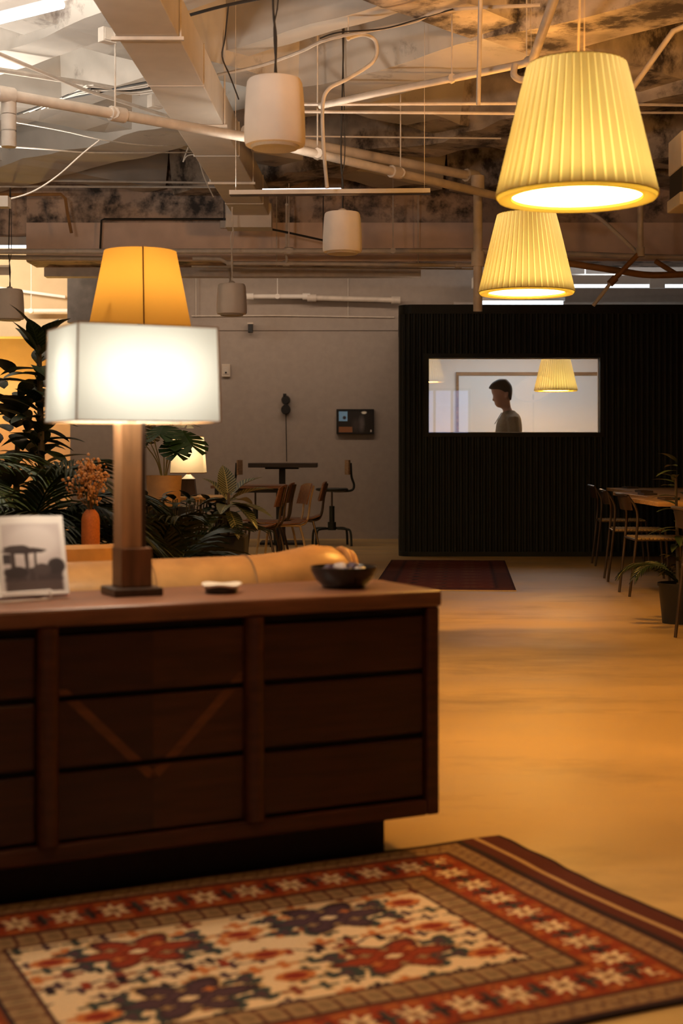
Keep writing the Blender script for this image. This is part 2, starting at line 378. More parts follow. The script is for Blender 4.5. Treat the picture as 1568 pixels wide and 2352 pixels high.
# diagonal ribs of the concrete ceiling
def rib(c, sgn, wd, zb, top=.35, seed=0, m='plaster', amp=.03, lim=(XL-1.0, XR-.25, 3.2, 15.55)):
    # line x + sgn*y = c, clipped to lim
    ts = []; x0, x1, y0, y1 = lim
    lo = max(x0, min((c-sgn*y0), (c-sgn*y1))); hi = min(x1, max((c-sgn*y0), (c-sgn*y1)))
    if hi-lo < .6: return
    d = Vector((1, -1/sgn, 0)).normalized(); nrm = Vector((-d.y, d.x, 0))
    if nrm.y > 0: nrm = -nrm                      # towards the camera
    n = max(6, int((hi-lo)/.16)); rings = []
    for i in range(n+1):
        x = lo+(hi-lo)*i/n; p = Vector((x, sgn*(c-x) if abs(sgn) == 1 else 0, 0))
        j = amp*(noise.noise(Vector((x*2.3+seed, seed*3.1, 0)))*1.4+noise.noise(Vector((x*7+seed, seed, 5)))*.7)
        k = amp*(noise.noise(Vector((x*2.9-seed, seed*1.1, 9)))*1.4)
        a = p+nrm*(wd/2+j*.5); bb = p-nrm*(wd/2+k*.5); ta = p+nrm*(wd/2+top); tb = p-nrm*(wd/2+top)
        rings.append([(ta.x, ta.y, ZC+.03), (a.x, a.y, zb+j), (bb.x, bb.y, zb+k), (tb.x, tb.y, ZC+.03)])
    q = MB().loft(rings)
    if m == 'plaster':                            # the coating is flaking on the right side of the room
        for fi in range(n*4): q.m[fi] = 1 if rings[fi//4][1][0] > .95+.5*noise.noise(Vector((fi*.2, seed, 2))) else 0
    return q.build('ceiling_rib', [M[m], M['rough_plaster']], ceil, world=True)
for i, (c, wd, zb, m, amp) in enumerate(((4.9, .5, 3.9, 'plaster', .02), (7.8, .34, 3.9, 'plaster', .02), (9.75, .22, 4.05, 'plaster', .02), (11.1, .62, 3.9, 'plaster', .03), (13.9, .5, 3.9, 'rough_plaster', .07), (16.9, .5, 3.9, 'rough_plaster', .07), (19.6, .5, 3.9, 'rough_plaster', .06))):
    rib(c, 1, wd, zb, .10, i+1, m, amp)
for i, (c, wd, zb, m) in enumerate(((-17.6, .4, 3.96, 'plaster'), (-14.6, .4, 3.96, 'plaster'), (-11.6, .42, 3.96, 'plaster'), (-8.6, .4, 3.96, 'rough_plaster'), (-5.6, .4, 3.96, 'rough_plaster'))):
    rib(c, -1, wd, zb, .12, 20+i, m, .03)
# ------------------------------------------------------------------ meeting booth
BY = 15.1; BX0, BX1 = .632, 4.5; BZ = 2.66; BB = YB-.03
WX0, WX1, WZ0, WZ1 = (984-784)/F*BY, (1377-784)/F*BY, 1.313, 2.108
booth = thing('meeting_booth', 'dark green ribbed meeting booth with rounded corner and long lit window', 'booth', (BX0+1.8, BY+1.4, 0))
R_ = .11; SLX = .115          # the side wall leans right as it runs back
def arc_path(off=0):
    pts = [(BX0+off+SLX, BB), (BX0+off, BY+R_)]
    for k in range(1, 7):
        q = PI+PI/2*k/6; pts.append((BX0+R_+(R_-off)*math.cos(q), BY+R_+(R_-off)*math.sin(q)))
    return pts
sh = MB(); t_ = .10
side = arc_path(0); inner = arc_path(t_*.6)
for i in range(len(side)-1):
    a, bq = side[i], side[i+1]; ai, bi = inner[i], inner[i+1]
    sh.add([(*a, 0), (*bq, 0), (*bi, 0), (*ai, 0), (*a, BZ), (*bq, BZ), (*bi, BZ), (*ai, BZ)], [(0,1,5,4),(2,3,7,6),(4,5,6,7),(0,3,2,1),(1,2,6,5),(3,0,4,7)])
sh.bx(BX0+R_, WX0, BY, BY+t_, 0, BZ); sh.bx(WX1, BX1, BY, BY+t_, 0, BZ); sh.bx(WX0, WX1, BY, BY+t_, 0, WZ0); sh.bx(WX0, WX1, BY, BY+t_, WZ1, BZ); sh.bx(BX1-.1, BX1, BY+t_, BB, 0, BZ)
sh.build('shell', M['booth'], booth, world=True)
p0 = arc_path(-.022); p1 = arc_path(.05)
for (z0, z1) in ((BZ-.085, BZ+.012), (0.001, .05)):
    cp = MB()
    for i in range(len(p0)-1):
        a, bq, bi, ai = p0[i], p0[i+1], p1[i+1], p1[i]
        cp.add([(*a, z0), (*bq, z0), (*bi, z0), (*ai, z0), (*a, z1), (*bq, z1), (*bi, z1), (*ai, z1)], [(0,1,5,4),(2,3,7,6),(4,5,6,7),(0,3,2,1),(1,2,6,5),(3,0,4,7)])
    cp.bx(BX0+R_, BX1, BY-.022, BY+.05, z0, z1)
    cp.build('edge_band', M['booth'], booth, world=True)
def slat_mesh(z0, z1):
    mb = MB(); n = 6; w_ = .024; ring = [(-w_, .006)]+[(-w_*math.cos(PI*k/n), -.019*math.sin(PI*k/n)) for k in range(n+1)]+[(w_, .006)]
    return mb.loft([[(x, y, z0) for x, y in ring], [(x, y, z1) for x, y in ring]])
base = {}
def slat(x, y, rz, z0, z1):
    key = (z0, z1)
    if key not in base: base[key] = slat_mesh(z0, z1).build('slat', M['booth'], booth, smooth=True)
    o = base[key]
    if base.get(('used', key)): o = o.copy(); C.objects.link(o)
    base[('used', key)] = 1
    o.location = Vector((x, y, 0))-booth.location; o.rotation_euler = (0, 0, rz)
pitch = .062; ZT = BZ-.085; ZB = .05; fr = .045
x = BX0+R_+.03
while x < BX1-.03:
    if WX0-fr-.02 < x < WX1+fr+.02: slat(x, BY, 0, ZB, WZ0-fr); slat(x, BY, 0, WZ1+fr, ZT)
    else: slat(x, BY, 0, ZB, ZT)
    x += pitch
for k in (1, 3, 5):
    q = PI+PI/2*k/6; slat(BX0+R_+R_*math.cos(q), BY+R_+R_*math.sin(q), q+PI/2, ZB, ZT)
y = BY+R_+.04
while y < BB-.05: slat(BX0+SLX*(y-BY-R_)/(BB-BY-R_), y, -PI/2-math.atan2(SLX, BB-BY-R_), ZB, ZT); y += pitch
wf = MB()
wf.bx(WX0-fr, WX1+fr, BY-.022, BY+.03, WZ1, WZ1+fr); wf.bx(WX0-fr, WX1+fr, BY-.022, BY+.03, WZ0-fr, WZ0); wf.bx(WX0-fr, WX0, BY-.022, BY+.03, WZ0, WZ1); wf.bx(WX1, WX1+fr, BY-.022, BY+.03, WZ0, WZ1)
wfo = wf.build('window_frame', M['booth'], booth, world=True)
MB().bx(WX0, WX1, BY+.04, BY+.052, WZ0, WZ1).build('pane', M['glass'], booth, world=True)
rv = MB(); rv.bx(WX0, WX1, BY+.056, BY+.1, WZ1-.008, WZ1+.004); rv.bx(WX0, WX1, BY+.056, BY+.1, WZ0-.004, WZ0+.008); rv.bx(WX0-.004, WX0+.008, BY+.056, BY+.1, WZ0, WZ1); rv.bx(WX1-.008, WX1+.004, BY+.056, BY+.1, WZ0, WZ1)
rv.build('window_reveal', M['room_white'], booth, world=True)
il = MB(); il.bx(BX0+.21, BX1-.1, BB-.06, BB-.02, 0.002, 2.6); il.bx(BX0+.19, BX0+.21, BY+.12, BB-.06, .002, 2.6); il.bx(BX1-.12, BX1-.1, BY+.12, BB-.06, .002, 2.6)
il.build('inner_lining', M['room_white'], booth, world=True)
MB().bx(BX0+.21, BX1-.1, BY+.1, BB-.02, 2.6, 2.645).build('inner_ceiling', M['room_white'], booth, world=True)
light('booth_ceiling_light', 'AREA', (Vector((2.2, 16.9, 2.59))-booth.location), 30, (.86, .94, 1), 1.8, .9, (0, 0, 0), booth)
# whiteboard and switch inside
wy = BB-.06; bx0 = (1047-784)/F*wy; bz1 = CZ+(HY-855)/F*wy
wb = thing('whiteboard', 'framed pale whiteboard on the inner wall of the booth behind the person', 'whiteboard', ((bx0+3.9)/2, wy, .95))
MB().bx(bx0+.03, 3.87, wy-.02, wy, .95, bz1-.035).build('board', M['board'], wb, world=True)
wfm = MB(); wfm.bx(bx0, 3.9, wy-.035, wy, bz1-.04, bz1); wfm.bx(bx0, 3.9, wy-.035, wy, .91, .95); wfm.bx(bx0, bx0+.032, wy-.035, wy, .95, bz1-.04); wfm.bx(3.87, 3.9, wy-.035, wy, .95, bz1-.04)
wfm.build('frame', M['oak'], wb, world=True)
# ------------------------------------------------------------------ pendant lamps
def pleated(rb, rt, h, n, rim=.012):
    mb = MB(); vs = []; rows = 5
    for j in range(rows+1):
        t = j/rows; r = rb+(rt-rb)*t; z = h*t
        fl = 1-.55*(t**6) 
        for k in range(n):
            for (da, dr) in ((0, 0), (.70, .006*fl), (.82, -.004*fl)):
                q = 2*PI*(k+da)/n; vs.append(((r+dr)*math.cos(q), (r+dr)*math.sin(q), z))
    b = len(mb.v); mb.v += vs; mb.uv += [(0, 0)]*len(vs); c = 3*n
    for j in range(rows):
        for k in range(c):
            k2 = (k+1) % c; mb.f.append([j*c+k, j*c+k2, (j+1)*c+k2, (j+1)*c+k]); mb.m.append(1 if k % 3 == 2 else 0)
    return mb
def pendant(label, loc, s=1.0, cord_top=3.9, power=46, diff=True, kink=True):
    t = thing('pendant_lamp', label, 'lamp', loc, 0)
    rb, rt, h = .31*s, .19*s, .51*s
    pleated(rb, rt, h, 46).build('lamp_shade', [M['shade_yellow'], M['shade_yellow_thin']], t)
    rm = MB()
    rm.lathe([(rb+.001, .004), (rb-.008*s, -.012*s), (.252*s, -.006*s), (.250*s, .003*s)], 64); rm.f = rm.f[:-2]; rm.m = rm.m[:-2]
    for k in (rb, ): rm.tube([(k*math.cos(q*PI/24)*1.012, k*math.sin(q*PI/24)*1.012, .002) for q in range(49)], .0018*s, 6)
    rm.build('rim', M['shade_rim'], t, smooth=True)
    ri = MB(); ri.tube([(rt*math.cos(q*PI/24), rt*math.sin(q*PI/24), h) for q in range(49)], .0022*s, 6)
    for q in (0, 2*PI/3, 4*PI/3): ri.tube([(0, 0, h-.01), (rt*math.cos(q), rt*math.sin(q), h)], .003*s, 5)
    ri.build('top_ring', M['shade_rim'], t, smooth=True)
    MB().lathe([(0, .004), (.25*s, .004), (.25*s, .010), (0, .010)], 48).build('diffuser', M['diffuser'], t)
    H = cord_top-loc[2]
    cw = MB(); cw.tube(spline([(.0, 0, h-.01), (-.02 if kink else 0, 0, h+.03), (.01 if kink else 0, 0, h+.18), (.02 if kink else 0, 0, H)], 6), .0045*s, 6)
    cw.build('cord', M['cable_white'], t, smooth=True)
    MB().tube([(.03*s, 0, h-.01), (.03*s, 0, H)], .0016, 5).build('wire', M['cable_white'], t)
    bl = MB(); bl.lathe([(0, .20*s), (.035*s, .215*s), (.045*s, .26*s), (.03*s, .31*s), (.02*s, .34*s), (.02*s, h-.02), (0, h-.02)], 14); bl.build('bulb', M['plastic_white'], t, smooth=True)
    light('pendant_light', 'POINT', (.0, .04*s, .41*s), power, WARM, .03, parent=t)
    return t
Y1 = 5.52; p1_ = P(1324, 452, Y1); pendant('large glowing yellow pleated pendant lamp hanging nearest at upper right', p1_, 1, 4.77, 50)
Y2 = 9.3; p2_ = P(1209, 672, Y2); pendant('smaller-looking yellow pleated pendant lamp hanging just above the dark booth', p2_, 1, 4.77, 50, kink=False)
p3_ = P(1276, 897, 16.7); pendant('yellow pleated pendant lamp hanging inside the booth, seen through its window', p3_, .81, 2.6, 13, kink=False)
# ------------------------------------------------------------------ pendant speakers
def speaker(label, px, ytop, ybot, wpx, zb, top=4.1, cable='cable_black'):
    pt = PZ(px, ybot, zb); r = wpx/2/F*pt.y; h = (ybot-ytop)/F*pt.y
    t = thing('pendant_speaker', label, 'speaker', pt, .2, 'white pendant speakers')
    mb = MB(); n = 40; rings = []
    for (fr_, z) in ((.78, 0), (.95, .01), (1, .06), (1, .18), (.99, .4), (.965, .65), (.93, .86), (.90, .95), (.84, .99), (.70, 1.0)):
        ring = []
        for k in range(n):
            q = 2*PI*k/n; fac = 1-.035*abs(math.sin(q*4))*(.4+.6*(z > .02 and z < .97)); ring.append((r*fr_*fac*math.cos(q), r*fr_*fac*math.sin(q), h*z))
        rings.append(ring)
    mb.loft(rings).build('cabinet', M['speaker'], t, smooth=True, angle=30)
    MB().lathe([(0, -.012*r), (r*.74, -.012), (r*.8, .001), (0, .001)], 32).build('grille', M['grille'], t, smooth=True)
    MB().lathe([(0, h), (.05*r+.02, h), (.03, h+.02), (.012, h+.03), (0, h+.03)], 12).build('cable_gland', M['plastic_white'], t, smooth=True)
    H = top-pt.z; c = MB(); c.tube(spline([(0, 0, h+.02), (.006, 0, h+.2), (-.008, .01, h+.45), (.012, 0, H*.8), (0, 0, H)], 5), .006, 6); c.tube(spline([(.01, 0, h+.02), (-.004, 0, h+.25), (.02, 0, h+.5), (-.004, 0, H*.85), (.01, 0, H)], 5), .004, 5)
    c.build('cable', M[cable], t, smooth=True)
    return t
speaker('large white pendant speaker hanging on a black cable right of the duct', 631, 182, 336, 142, 2.6, 4.76)
speaker('mid-size white pendant speaker hanging below the linear light', 786, 488, 580, 92, 2.58, 4.76)
speaker('small white pendant speaker hanging by the back wall beside a white pipe', 532, 652, 722, 70, 2.45, 3.498, 'cable_white')
speaker('white pendant speaker at the left edge above the tall leafy plant', 22, 664, 734, 66, 2.5, 4.76, 'cable_black')
# ------------------------------------------------------------------ duct and pipes
def ductb(): 
    t = thing('air_duct', 'long square painted air duct running back along the ceiling', 'duct', (-1.4, 9.0, 3.5))
    ux = .0327
    def sx(a, y): return -a+ux*(y)
    k = 2.4
    mb = MB()
    ys = [1.5, 14.4]
    vs = []
    for yy in ys:
        for (xx, zz) in ((-1.565, 3.5), (-1.205, 3.5), (-1.205, 3.77), (-1.565, 3.77)): vs.append((xx+ux*yy, yy, zz))
    mb.add(vs, [(0,3,2,1),(4,5,6,7),(0,1,5,4),(1,2,6,5),(2,3,7,6),(3,0,4,7)])
    mb.build('duct_body', M['duct'], t, world=True, bevel=.006)
    for yy in (7.1, 9.3, 11.5, 13.7):
        x0 = -1.385+ux*yy; MB().box((x0, yy, 3.635), (.372, .02, .282)).build('joint_flange', M['duct'], t, world=True)
    for yy in (6.4, 8.2, 10.4, 12.6):
        sp = MB(); x0 = -1.385+ux*yy; sp.tube([(x0-.19, yy, 3.49), (x0-.19, yy, ZC)], .008, 5); sp.tube([(x0+.19, yy, 3.49), (x0+.19, yy, ZC)], .008, 5); sp.box((x0, yy, 3.487), (.42, .03, .02))
        sp.build('hanger', M['pipe'], t, world=True)
    sl = MB(); x0 = -1.205+ux*6.2; sl.box((x0+.004, 6.3, 3.63), (.02, .34, .14)); sl.build('side_grille', M['black_metal'], t, world=True)
    cl = MB(); cl.box((-1.41+ux*14.4, 14.5, 3.50), (.46, .26, .24)); cl.build('end_collar', M['duct'], t, world=True)
    return t
ductb()
def pipe(name, label, cat, pts, r, m='pipe', fit=(), hang=(), sm=0, group=None, seg=10):
    pts = [Vector(p) for p in pts]; t = thing(name, label, cat, pts[0], 0, group)
    q = spline(pts, sm) if sm else pts
    MB().tube(q, r, seg).build('run', M[m], t, smooth=True, world=True)
    if fit:
        for (i, u) in fit:
            a = pts[i].lerp(pts[i+1], u); d = (pts[i+1]-pts[i]).normalized()*r*1.6; MB().tube([a-d, a+d], r*1.45, seg).build('coupling', M[m], t, smooth=True, world=True)
    if hang:
        for (i, u) in hang:
            h = MB(); a = pts[i].lerp(pts[i+1], u); h.tube([(a.x, a.y, a.z), (a.x, a.y, ZC)], .006, 5); h.tube([a+Vector((0, -r*1.3, -.001)), a+Vector((0, r*1.3, .001))], r*1.15, 8)
            h.build('hanger', M[m], t, smooth=True, world=True)
    return t
# sprinkler main, running diagonally from the upper left to the riser
pipe('sprinkler_pipe', 'thick painted sprinkler pipe running diagonally from the left edge to the nearest pendant', 'pipe', [PZ(-120, 196, 3.3), PZ(0, 215, 3.3), PZ(560, 314, 3.3), PZ(1140, 450, 3.3), PZ(1300, 492, 3.3)], .034, fit=((1, .02), (1, .45), (2, .1), (2, .55)), hang=((1, .44), (2, .25), (2, .57)))
pipe('pipe_drop', 'short vertical pipe with flanged valve hanging under the sprinkler pipe', 'pipe', [PZ(20, 228, 3.28), PZ(20, 228, 3.28)-Vector((0, 0, .27))], .032, fit=((0, .15), (0, .55), (0, .9)))
pipe('sprinkler_pipe', 'upper branch pipe ending at the top of the vertical riser', 'pipe', [PZ(560, 300, 3.55), PZ(1100, 408, 3.55)], .04, fit=((0, .96),))
r0 = PZ(1097, 415, 3.48); 
pipe('riser_pipe', 'thick vertical riser pipe standing left of the smaller pendant lamp', 'pipe', [r0, Vector((r0.x, r0.y, P(1097, 715, r0.y).z))], .04, fit=((0, .02), (0, .6)), seg=12)
pipe('pipe', 'long level pipe crossing the whole back of the room under the beam', 'pipe', [P(-60, 578, 14.6), P(450, 577, 14.6), P(1096, 576, 14.6), P(1500, 590, 14.6), P(1640, 592, 14.6)], .028, hang=((1, .33), (1, .7)), fit=((1, .33),))
pipe('pipe', 'thinner level pipe just below the long back pipe, ending in a bent joint', 'pipe', [P(442, 594, 14.9), P(505, 595, 14.9), P(525, 605, 14.9), P(660, 605, 14.9), P(1096, 610, 14.9)], .022, fit=((2, .02), (2, .98), (3, .9)), hang=((2, .99),))
pipe('pipe', 'white capped pipe stub beside the small back speaker', 'pipe', [P(568, 681, 18.0), P(706, 681, 18.0)], .030, 'white_paint', fit=((0, .04), (0, .98)), hang=((0, .5),))
pipe('pipe', 'long pipe running from the white stub towards the top of the booth', 'pipe', [P(712, 684, 18.0), P(905, 689, 18.0), P(912, 689, 18.0)], .035, fit=((0, .02), (1, .5)))
pipe('conduit', 'thin conduit along the foot of the soffit above the back wall', 'pipe', [P(440, 726, 18.18), P(640, 725, 18.18), P(905, 729, 18.18)], .010, hang=((0, .05), (1, .6)))
pipe('conduit', 'narrow conduit under the soffit left of the riser pipe', 'pipe', [P(440, 612, 15.4), P(1090, 618, 15.4)], .009, hang=((0, .3), (0, .8)))
pipe('pipe', 'brown curved pipe leaving the right side of the smaller pendant lamp', 'pipe', [P(1300, 604, 13.6), P(1420, 622, 13.6), P(1500, 632, 13.6), P(1640, 626, 13.6)], .032, 'leather_dark', sm=4)
pipe('pipe', 'vertical pipe dropping right of the pendant lamps to a joint', 'pipe', [P(1470, 440, 13.4), P(1470, 583, 13.4)], .028, fit=((0, .97),), hang=((0, 0),))
pipe('pipe', 'bent diagonal pipe meeting the joint right of the pendant lamps', 'pipe', [P(1330, 482, 13.6), P(1375, 500, 13.6), P(1462, 580, 13.5)], .020, sm=4)
pipe('strut', 'dark diagonal strut crossing below the right hand pipe joint', 'strut', [P(1466, 583, 13.4), P(1400, 652, 13.4)], .025, 'leather_dark', fit=((0, .9),))
pipe('strut', 'pale diagonal strut reaching down to the top of the booth', 'strut', [P(1401, 651, 13.4), P(1362, 702, 13.4)], .018, 'white_paint')
pipe('strut', 'short dark brace at right under the curved pipe', 'strut', [P(1505, 600, 13.7), P(1550, 628, 13.6)], .025, 'leather_dark')
pipe('conduit', 'diagonal painted conduit coming down to the top of the nearest pendant lamp', 'pipe', [PZ(1292, -60, 3.75), PZ(1224, 136, 3.55)], .030)
pipe('conduit', 'painted conduit running left from the elbow beside the nearest pendant', 'pipe', [PZ(1224, 138, 3.55), PZ(1195, 148, 3.55), PZ(1000, 188, 3.55), PZ(860, 215, 3.55), PZ(735, 243, 3.55)], .024, fit=((0, .1),), hang=((1, .8),))
pipe('conduit', 'small hooked pipe end beside the nearest pendant lamp', 'pipe', [PZ(1182, 150, 3.52), PZ(1180, 172, 3.45), PZ(1195, 183, 3.42), PZ(1216, 180, 3.42)], .022, sm=5)
pipe('conduit', 'bent conduit at the upper right edge, angling down behind the nearest pendant', 'pipe', [P(1600, 48, 8.6), P(1545, 72, 8.6), P(1448, 208, 8.6)], .018)
for i, (a, b_, z, r, lb) in enumerate((((640, 240), (1185, 238), 3.6, .012, 'thin conduit across the middle, highest of the level three'), ((640, 256), (1260, 262), 3.6, .012, 'thin conduit across the middle, second of the level three'), ((690, 313), (1150, 318), 3.6, .007, 'thin conduit across the middle, lowest of the level three'))):
    pipe('conduit', lb, 'pipe', [PZ(*a, z), PZ(*b_, z)], r, seg=6)
pipe('conduit', 'level thin conduit at right of the nearest pendant, upper one', 'pipe', [P(1455, 240, 11.2), P(1640, 243, 11.2)], .012, seg=6)
pipe('conduit', 'level thin conduit at right of the nearest pendant, lower one', 'pipe', [P(1460, 259, 11.4), P(1640, 259, 11.4)], .010, seg=6)
pipe('conduit', 'upper of two parallel conduits along the dark beam at left', 'pipe', [P(-40, 413, 14.9), P(500, 420, 14.9)], .012, seg=6)
pipe('conduit', 'lower of two parallel conduits along the dark beam at left', 'pipe', [P(-40, 428, 14.9), P(496, 430, 14.9)], .012, seg=6)
pipe('conduit', 'bent dark conduit framing the painted beam left of the duct end', 'pipe', [P(230, 574, 15.4), P(233, 506, 15.4), P(240, 503, 15.4), P(545, 503, 15.4)], .012, 'cable_black', hang=((2, .9),), seg=6)
pipe('conduit', 'vertical tube drop right of the duct end', 'pipe', [P(658, 470, 14.8), P(658, 603, 14.8)], .014, hang=((0, 0),), seg=6)
pipe('conduit', 'thin drop rod left of the riser pipe', 'rod', [PZ(1104, -40, 3.9), PZ(1098, 240, 3.3)], .014, seg=6)
pipe('conduit', 'white sloping pipe at left edge above the tall plant', 'pipe', [P(-30, 658, 19.0), P(150, 682, 19.0)], .022, 'white_paint')
pipe('conduit', 'white level pipe at left edge below the sloping one', 'pipe', [P(48, 714, 19.0), P(166, 714, 19.0)], .030, 'white_paint', hang=((0, .2),))
pipe('pipe', 'dark level pipe under the white fixture at the left edge', 'pipe', [P(-40, 590, 15.2), P(240, 594, 15.2)], .026, 'pipe')
pipe('conduit', 'long conduit crossing from the left ceiling towards the duct', 'pipe', [PZ(-20, 116, 3.7), PZ(190, 205, 3.7), PZ(395, 270, 3.7)], .014, seg=6)
pipe('conduit', 'level thin conduit over the dark triangular coffer at left', 'pipe', [PZ(-20, 158, 3.78), PZ(200, 192, 3.78), PZ(320, 214, 3.78)], .020, seg=6)
pipe('cable', 'dark sagging cable along the rib edge at upper centre', 'cable', [PZ(430, 36, 3.85), PZ(520, 12, 3.85), PZ(640, -12, 3.85)], .010, 'cable_black', sm=4, seg=6)
pipe('cable', 'pale cable bundle along the rib right of the large speaker', 'cable', [PZ(500, 172, 3.85), PZ(600, 150, 3.85), PZ(690, 118, 3.85), PZ(760, 88, 3.85), PZ(940, 52, 3.85), PZ(1020, 24, 3.85), PZ(1240, 12, 3.85)], .012, sm=5, seg=6)
pipe('cable', 'black cable following the rib at top centre', 'cable', [PZ(735, 88, 3.84), PZ(780, 74, 3.84), PZ(880, 66, 3.84), PZ(960, 44, 3.84), PZ(1040, 21, 3.84)], .005, 'cable_black', sm=5, seg=5)
pipe('cable', 'thin dark cable zigzagging down between duct and large speaker', 'cable', [PZ(524, 14, 3.8), PZ(516, 90, 3.7), PZ(510, 130, 3.6), PZ(528, 175, 3.5), PZ(548, 228, 3.4)], .005, 'cable_black', sm=4, seg=5)
pipe('cable', 'white cable arcing down to the left edge below the ribs', 'cable', [P(228, 322, 11.2), P(190, 352, 11.2), P(130, 405, 11.2), P(70, 442, 11.2), P(0, 462, 11.2), P(-40, 470, 11.2)], .007, 'cable_white', sm=5, seg=5)
pipe('cable', 'pale wire sagging across the left ceiling, upper one', 'cable', [P(30, 280, 11.0), P(140, 300, 11.0), P(240, 322, 11.0), P(340, 334, 11.6), P(440, 334, 12.4)], .005, 'cable_white', sm=5, seg=5)
pipe('cable', 'pale wire sagging across the left ceiling, lower one', 'cable', [P(-20, 335, 11.0), P(110, 343, 11.0), P(220, 351, 11.4), P(440, 350, 12.6)], .006, 'cable_white', sm=5, seg=5)
pipe('cable', 'loose cable ends hanging from the duct side', 'cable', [P(432, 338, 13.0), P(420, 372, 13.0), P(430, 358, 13.0), P(452, 360, 13.0), P(470, 410, 13.2), P(490, 452, 13.4)], .006, 'cable_white', sm=4, seg=5)
for k in range(6):
    pipe('cable', ('%s cable of the bundle left of the duct, counted from the left end' % ('first', 'second', 'third', 'fourth', 'fifth', 'sixth')[k]), 'cable', [PZ(40+14*k, 262-3*k, 3.75), PZ(130+10*k, 232-5*k, 3.75), PZ(215, 215-4*k, 3.72), PZ(300, 196+4*k, 3.72), PZ(385, 180+5*k, 3.72)], .008, 'cable_white' if k % 3 else 'cable_black', sm=4, seg=5, group='cables bundled left of the duct')
hose = [PZ(800, 88, 3.8), PZ(838, 80, 3.75), PZ(868, 96, 3.7), PZ(862, 140, 3.6), PZ(800, 180, 3.5), PZ(752, 205, 3.4), PZ(737, 245, 3.25), PZ(742, 340, 3.1), PZ(752, 432, 2.93)]
hz = [Vector((p.x, 9.6, CZ+(p.z-CZ)*9.6/p.y)) for p in hose]
pipe('flexible_conduit', 'looping pale flexible conduit feeding the linear light', 'cable', hz, .013, 'cable_white', hang=((0, 0),), sm=6)
pipe('cable', 'dark brown cord hanging left of the small back speaker', 'cable', [P(520, 600, 16.0), P(528, 640, 16.0), P(529, 668, 16.0), P(522, 680, 16.0), P(516, 668, 16.0), P(519, 652, 16.0)], .012, 'pipe', sm=4, seg=6)
pipe('conduit', 'dark sloping cable from the duct end to the middle speaker', 'cable', [P(600, 522, 14.7), P(660, 534, 14.7), P(742, 552, 14.7)], .012, 'cable_black', hang=((0, .1), (1, 1)), seg=6)
pipe('conduit', 'rust-stained conduit bending down to the white fixture at left', 'pipe', [P(-20, 448, 15.0), P(140, 446, 15.0), P(150, 456, 15.0), P(155, 490, 15.0), P(164, 535, 15.0)], .018, 'leather_dark', seg=6)
# junction boxes
for (px, py, z, lb) in ((246, 82, 3.7, 'square junction box beside the duct at upper left'), (356, 234, 3.6, 'flat junction box on the duct side at left'), (516, 515, None, 'small junction box on the painted beam by the duct end')):
    p = PZ(px, py, z) if z else P(px, py, 15.52)
    jb = thing('junction_box', lb, 'junction box', p, .785 if z else 0)
    MB().box((0, 0, 0), (.1, .06, .09)).build('box', M['pipe'], jb, bevel=.004); MB().box((0, -.033, 0), (.08, .008, .07)).build('cover', M['pipe'], jb)
# left white fixture with worn edge, lit from a hidden strip
wfx = thing('strip_light', 'white batten strip light fixed under the beam at the left edge', 'light fixture', P(60, 570, 15.9))
MB().bx(-1.0, (164-60)/F*15.5, -.1, .1, .02, .17).build('housing', M['white_paint'], wfx); MB().bx(-1.0, (162-60)/F*15.5, -.09, .0, .0, .02).build('lens', M['driver_glow'], wfx)
# linear light
ll = thing('linear_light', 'long thin linear light hanging in front of the middle speaker', 'light fixture', PZ(757, 448, 2.9), -.05)
MB().bx(-.70, .70, -.035, .035, 0, .022).build('housing', M['steel_dark'], ll, bevel=.003)
MB().bx(-.47, .08, -.025, .025, .022, .045).build('driver', M['driver_glow'], ll)
MB().bx(-.70, .70, -.045, -.036, .004, .034).build('side_rail', M['white_paint'], ll)
hg = MB()
for xx in (-.66, .66): hg.tube([(xx, 0, .02), (xx, 0, 1.4)], .002, 5)
hg.build('suspension_wire', M['cable_white'], ll)
light('linear_uplight', 'AREA', (-.2, 0, .06), 7, (1, .86, .70), .9, .05, (PI, 0, 0), ll)
# tube at the upper left corner
a = PZ(-40, 55, 3.42); b_ = PZ(190, -2, 3.42); mid = (a+b_)/2; ang = math.atan2(b_.y-a.y, b_.x-a.x); Lh = (b_-a).length/2
tl = thing('tube_light', 'bright white tube light at the upper left corner', 'light fixture', mid, ang)
MB().tube([(-Lh-1, 0, 0), (Lh-.15, 0, 0)], .022, 12).build('tube', M['tube_light'], tl, smooth=True)
MB().bx(-Lh-1.05, Lh-.12, -.035, .035, .03, .075).build('housing', M['white_paint'], tl)
light('tube_uplight', 'AREA', (-.5, .0, .10), 95, (1, .95, .88), 2.4, .12, (PI, 0, 0), tl)
# bright zone above the right end of the booth
wr = thing('strip_light', 'white batten strip light above the booth at the right edge', 'light fixture', P(1440, 655, 16.9))
MB().bx(-.72, 1.3, -.1, .1, 0, .12).build('housing', M['white_paint'], wr); MB().bx(-.70, 1.3, -.08, .08, -.02, .0).build('lens', M['driver_glow'], wr); MB().bx(.24, .42, -.13, -.1, -.05, .13).build('end_bracket', M['white_paint'], wr)
hg = MB(); hg.tube([(-.5, 0, .1), (-.5, 0, 1.6)], .008, 5); hg.build('suspension_rod', M['pipe'], wr)
light('strip_zone_light', 'AREA', (.3, -.2, .16), 26, (.95, .97, 1), 1.8, .1, (math.radians(150), 0, 0), wr)
struct(MB().bx(1.6, XR-.1, 17.3, 17.5, 3.12, 3.24), 'trim_7', M['white_paint'])
struct(MB().bx(1.4, XR-.1, 17.75, 17.95, 2.86, 2.98), 'trim_8', M['wall'])
bt_ = thing('tube_light', 'short bright tube light just above the booth left of the smaller pendant rim', 'light fixture', P(1200, 697, 17.0))
